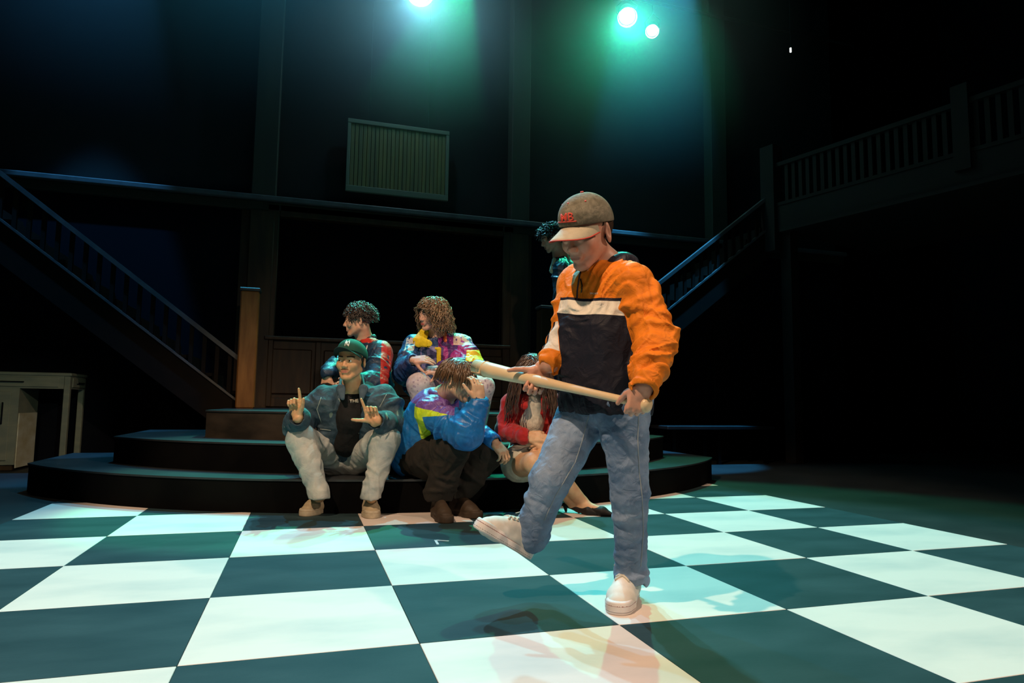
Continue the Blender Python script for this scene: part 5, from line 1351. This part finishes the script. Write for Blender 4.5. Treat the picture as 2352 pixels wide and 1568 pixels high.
M['brown_boot'] = painted('dark_brown_boot', (0.035, 0.024, 0.016), (), 0.6, bump=0.3, color2=(0.05, 0.035, 0.022))
foot_on(e, aN, 0.0, CV(0.35, 0, 0.9), 0.28, M['brown_boot'], 'boot', hi=0.03, width=1.05); foot_on(e, aF, 0.0, CV(0.6, 0, 0.6), 0.28, M['brown_boot'], 'boot', hi=0.03, width=1.05)
M['brown_hair'] = mat('chestnut_hair', (0.075, 0.038, 0.016), 0.38, (0.15, 0.075, 0.03), 30, spec=1.0)
def bowl_roots(rng):
    while True:
        a = rng.uniform(0, 2 * PI); z = rng.uniform(-0.2, 0.95); r = math.sqrt(max(0, 1 - z * z)); x, y = r * math.cos(a), r * math.sin(a)
        p = (x * 0.076, -0.012 + y * 0.095, 0.042 + z * 0.082)
        if (p[1] > 0.055 and p[2] < 0.07) or (p[1] > -0.03 and p[2] < 0.045): continue
        return p, (x * 0.9, y * 0.9 + 0.1, z * 0.35)
locks(h, e, M['brown_hair'], bowl_roots, lambda q, t: (q[0] * 1.0, q[1] * 1.0, -1.0), 820, lambda p, r: r.uniform(0.085, 0.11) if p[2] > 0.06 else r.uniform(0.03, 0.045), 0.0036, wave=0.002, freq=40, seg=8, seed=12, base=hair_base(h, 0.082, 0.103, 0.090, low=-0.045), stiff=0.5, jitter=0.25, layer=(1.03, 1.16), part=0.03)

# ---- woman in the red jacket -------------------------------------------------------------------------
e = person(W(1215, 1092, 4.3), 'long-haired woman in red jacket and pale skirt sitting behind the boy, hands clasped')
sk = skin('warm_skin', (0.62, 0.42, 0.26), lip=(0.45, 0.12, 0.10))
h = Head(W(1223, 858, 4.12), CV(-0.08, -0.16, 1), CV(0.03, 1, 0.12), k=0.95, jaw=0.92, eye_open=0.8)
nb_ = W(1228, 908, 4.20); B = Sdf(); h.add(B); h.neck(B, nb_, 0.046, 0.056)
chest, belly, hips = W(1226, 945, 4.22), W(1218, 1000, 4.28), W(1215, 1048, 4.34)
sL, sR = W(1176, 924, 4.22), W(1268, 924, 4.22); eL, eR = W(1160, 990, 4.18), W(1284, 990, 4.18); wL, wR = W(1212, 1003, 4.00), W(1262, 1006, 4.00)
B.chain([nb_, chest, belly, hips], [0.062, 0.08, 0.08, 0.09], 0.03)
B.chain([chest, sL, eL, wL], [0.05, 0.033, 0.028, 0.023], 0.015); B.chain([chest, sR, eR, wR], [0.05, 0.033, 0.028, 0.023], 0.015)
Hand(wL, CV(1, 0.05, 0.1), CV(-0.1, 0.5, 0.9), side=1, k=0.92, curls=[(25, 35, 20), (28, 38, 22), (32, 42, 22), (36, 45, 25)], thumb=(0.7, 0.9, 0.1)).add(B, eL * 0.3 + wL * 0.7, 0.027)
Hand(wR - CU * 0.01, CV(-1, -0.2, 0.2), CV(0.1, 0.3, 0.9), side=-1, k=0.92, curls=[(35, 45, 20), (38, 48, 22), (42, 50, 22), (46, 52, 25)], thumb=(0.7, 0.9, 0.1)).add(B, eR * 0.3 + wR * 0.7, 0.027)
kL, kR = W(1226, 1062, 3.92), W(1252, 1058, 3.96); aL, aR = W(1308, 1146, 4.12), W(1338, 1152, 4.08)
B.chain([hips, W(1190, 1068, 4.2), kL, kL * 0.65 + aL * 0.35, aL], [0.095, 0.088, 0.060, 0.056, 0.034], 0.03)
B.chain([hips, W(1238, 1068, 4.2), kR, kR * 0.65 + aR * 0.35, aR], [0.095, 0.088, 0.060, 0.056, 0.034], 0.03)
for a_, f_ in ((aL, CV(0.8, 0, 0.5)), (aR, CV(0.85, 0, 0.45))):
    B.chain([a_, V3((a_[0], a_[1], 0.055)) + nrm(f_ * V3((1, 1, 0))) * 0.02, V3((a_[0], a_[1], 0.03)) + nrm(f_ * V3((1, 1, 0))) * 0.13], [0.030, 0.026, 0.020], 0.02)
sculpt('body', B, 0.0036, sk, e, h.fields(), fine=[(h.P(0, 0, -0.06), 0.20), (wL, 0.15), (wR, 0.15), (kL, 0.26), (aL, 0.22), (aR, 0.22)]); h.eyes(e)
M['white_cotton'] = painted('white_cotton', (0.62, 0.58, 0.48), (), 0.85, bump=0.3, wrinkle=0.6)
suit(e, 'blouse', [([W(1227, 922, 4.17), W(1222, 970, 4.18), W(1216, 1010, 4.22)], [0.060, 0.070, 0.075], 0.03)], 0.006, M['white_cotton'], {}, cuts=[cone(nb_ + CU * 0.05, nb_ + CU * 0.0, 0.05, 0.056), cone(W(1228, 912, 4.06), W(1228, 932, 4.05), 0.040, 0.014)], disp=0.003)
M['red_cord'] = painted('red_corduroy', (0.42, 0.016, 0.014), (), 0.85, bump=0.6, bscale=500, color2=(0.34, 0.010, 0.012), wrinkle=0.5, sheen=0.2)
fr = [cone(W(1230, 915, 4.02), W(1226, 950, 4.03), 0.030, 0.018), cone(W(1226, 950, 4.03), W(1224, 1010, 4.06), 0.018, 0.010)]
suit(e, 'jacket', [([chest + CU * 0.01, belly, W(1216, 1030, 4.3)], [0.110, 0.118, 0.125], 0.04, 0, dict(sq=(CF, 0.88))), ([sL, nb_ - CU * 0.03, sR], [0.058, 0.056, 0.058], 0.03), ([sL, eL, wL - CR * 0.02], [0.066, 0.062, 0.042], 0.02, 0.007), ([sR, eR, wR + CR * 0.02], [0.066, 0.062, 0.042], 0.02, 0.007)], 0.0055, M['red_cord'], {}, cuts=fr + [cone(h.P(0, -0.02, -0.05), nb_, 0.054, 0.060), cone(wL, wL + CR * 0.1, 0.032, 0.04), cone(wR, wR - CR * 0.1, 0.032, 0.04)], disp=0.004, seed=61)
C_ = Sdf()
for q in (-1, 1): C_.u(cone(W(1228 + q * 20, 905, 4.16), W(1228 + q * 24, 932, 4.06), 0.020, 0.024, sq=(CF, 0.4)), 0.01)
sculpt('lapels', C_, 0.0045, M['red_cord'], e)
M['skirt'] = painted('pale_skirt', (0.55, 0.54, 0.44), (), 0.8, bump=0.3, color2=(0.66, 0.66, 0.56), wrinkle=0.4)
suit(e, 'skirt', [([hips + CU * 0.03, W(1192, 1066, 4.2), kL + (hips - kL) * 0.30], [0.130, 0.104, 0.082], 0.03), ([hips + CU * 0.03, W(1238, 1066, 4.2), kR + (hips - kR) * 0.26], [0.130, 0.104, 0.082], 0.03), ([W(1192, 1062, 4.18), W(1238, 1062, 4.18)], [0.105, 0.105], 0.03)], 0.0055, M['skirt'], {}, disp=0.003, seed=65, keep=[halfspace(kL * 0.6 + hips * 0.4, nrm((kL - hips) + CR * 0.35 * np.linalg.norm(kL - hips) - CU * 0.02))])
M['pump'] = painted('black_suede', (0.010, 0.009, 0.009), (), 0.6, bump=0.2)
for a_, f_ in ((aL, CV(0.8, 0, 0.5)), (aR, CV(0.85, 0, 0.45))):
    f2 = nrm(f_ * V3((1, 1, 0))); b0 = V3((a_[0], a_[1], 0.0)) - f2 * 0.03; R_ = frame(f2, TOP)
    S = Sdf().chain([b0 + R_ @ V3((0, 0.01, 0.058)), b0 + R_ @ V3((0, 0.09, 0.034)), b0 + R_ @ V3((0, 0.16, 0.024)), b0 + R_ @ V3((0, 0.215, 0.014))], [0.026, 0.024, 0.030, 0.012], 0.012)
    S.cut(ell(b0 + R_ @ V3((0, 0.055, 0.085)), (0.075, 0.075, 0.042)), 0.004)
    S.u(cone(b0 + R_ @ V3((0, 0.0, 0.045)), b0 + R_ @ V3((0, 0.006, 0.008)), 0.016, 0.008), 0.006)
    sculpt('high_heel', S, 0.0036, M['pump'], e)
M['long_hair'] = mat('long_dark_hair', (0.050, 0.022, 0.012), 0.38, (0.09, 0.042, 0.022), 30, spec=1.0)
def long_roots(rng):
    while True:
        a = rng.uniform(0, 2 * PI); z = rng.uniform(-0.1, 0.95); r = math.sqrt(max(0, 1 - z * z)); x, y = r * math.cos(a), r * math.sin(a)
        p = (x * 0.076, -0.012 + y * 0.094, 0.042 + z * 0.080)
        if p[1] > 0.045 and p[2] < 0.08: continue
        return p, (x * 1.3, y * 0.5 - 0.1, z * 0.3)
locks(h, e, M['long_hair'], long_roots, lambda q, t: (np.sign(q[0]) * (0.10 if q[2] > -0.12 else -0.04) + q[0] * 0.5, (0.30 if abs(q[0]) > 0.02 and q[2] < -0.05 else 0.0), -1.0), 620, lambda p, r: r.uniform(0.26, 0.40), 0.0042, wave=0.006, freq=45, seg=12, seed=19, base=hair_base(h, 0.081, 0.102, 0.089, low=-0.06), stiff=0.5, jitter=0.25, layer=(1.03, 1.2), part=0.052)

# ---- man standing at the back -------------------------------------------------------------------------
e = person(V3((W(1302, 940, 6.15)[0], W(1302, 940, 6.15)[1], 0.59)), 'curly-haired man in dark blue jacket standing at the back behind the boy')
sk = skin('dim_skin', (0.55, 0.36, 0.26))
h = Head(W(1266, 548, 6.15), CV(-0.85, -0.35, 0.3), CV(-0.25, 1, 0.0), k=1.0)
nb_ = W(1288, 590, 6.18); B = Sdf(); h.add(B); h.neck(B, nb_, 0.055, 0.064)
chest, belly, hips = W(1302, 628, 6.2), W(1308, 690, 6.2), W(1310, 745, 6.2)
sN, sF = W(1290, 622, 6.02), W(1318, 622, 6.4); eN, eF = W(1296, 700, 5.98), W(1330, 700, 6.4); wN, wF = W(1310, 755, 5.95), W(1340, 760, 6.3)
B.chain([nb_, chest, belly, hips], [0.07, 0.09, 0.09, 0.09], 0.03)
B.chain([chest, sN, eN, wN], [0.05, 0.035, 0.03, 0.026], 0.015); B.chain([chest, sF, eF, wF], [0.05, 0.035, 0.03, 0.026], 0.015)
Hand(wN, CV(0.1, -1, 0), CV(0, 0, 1), side=1, curls=[(20, 25, 15)] * 4).add(B, eN * 0.3 + wN * 0.7, 0.03); Hand(wF, CV(0.1, -1, 0), CV(0, 0, 1), side=1, curls=[(20, 25, 15)] * 4).add(B, eF * 0.3 + wF * 0.7, 0.03)
kN, kF = W(1300, 840, 6.1), W(1325, 840, 6.3); aN, aF = V3((kN[0], kN[1] + 0.02, 0.69)), V3((kF[0], kF[1] + 0.02, 0.69))
B.chain([hips, kN, aN], [0.07, 0.045, 0.035], 0.02); B.chain([hips, kF, aF], [0.07, 0.045, 0.035], 0.02)
sculpt('body', B, 0.005, sk, e, h.fields(), fine=[(h.P(0, 0, -0.03), 0.18), (wN, 0.15)], coarse=2.4); h.eyes(e)
M['dark_blue'] = painted('dark_blue_nylon', (0.012, 0.045, 0.075), (), 0.42, bump=0.1, wrinkle=0.8, wscale=14, spec=0.6)
suit(e, 'jacket', [([chest, belly, hips], [0.13, 0.145, 0.14], 0.04), ([sN + CU * 0.02, nb_ - CU * 0.05, sF + CU * 0.02], [0.075, 0.07, 0.075], 0.03), ([sN, eN, wN], [0.085, 0.075, 0.055], 0.02, 0.010), ([sF, eF, wF], [0.085, 0.075, 0.055], 0.02, 0.010)], 0.0075, M['dark_blue'], {}, cuts=[cone(h.P(0, -0.02, -0.05), nb_, 0.060, 0.064)], disp=0.007, seed=71)
M['mint'] = painted('mint_collar', (0.25, 0.45, 0.35), (), 0.6)
C_ = Sdf().u(cone(W(1273, 596, 6.03), W(1268, 622, 6.0), 0.020, 0.026, sq=(CF, 0.4)), 0.01); sculpt('collar', C_, 0.006, M['mint'], e)
suit(e, 'trousers', [([hips, kN, aN], [0.13, 0.085, 0.07], 0.03, 0.006), ([hips, kF, aF], [0.13, 0.085, 0.07], 0.03, 0.006)], 0.008, M['black_cloth'], {}, disp=0.004, seed=75)
foot_on(e, aN, 0.59, CV(-1, 0, 0.3), 0.28, M['black_shoe']); foot_on(e, aF, 0.59, CV(-1, 0, 0.3), 0.28, M['black_shoe'])
locks(h, e, M['dark_curls'], curl_roots(0.05, -0.03), lambda q, t: (q[0] * 2, (q[1] + 0.01) * 2 - 0.3, -0.7), 500, lambda p, r: r.uniform(0.035, 0.06), 0.0045, wave=0.008, freq=170, seed=24, base=hair_base(h), stiff=0.7, jitter=0.7, layer=(1.02, 1.3), part=0)
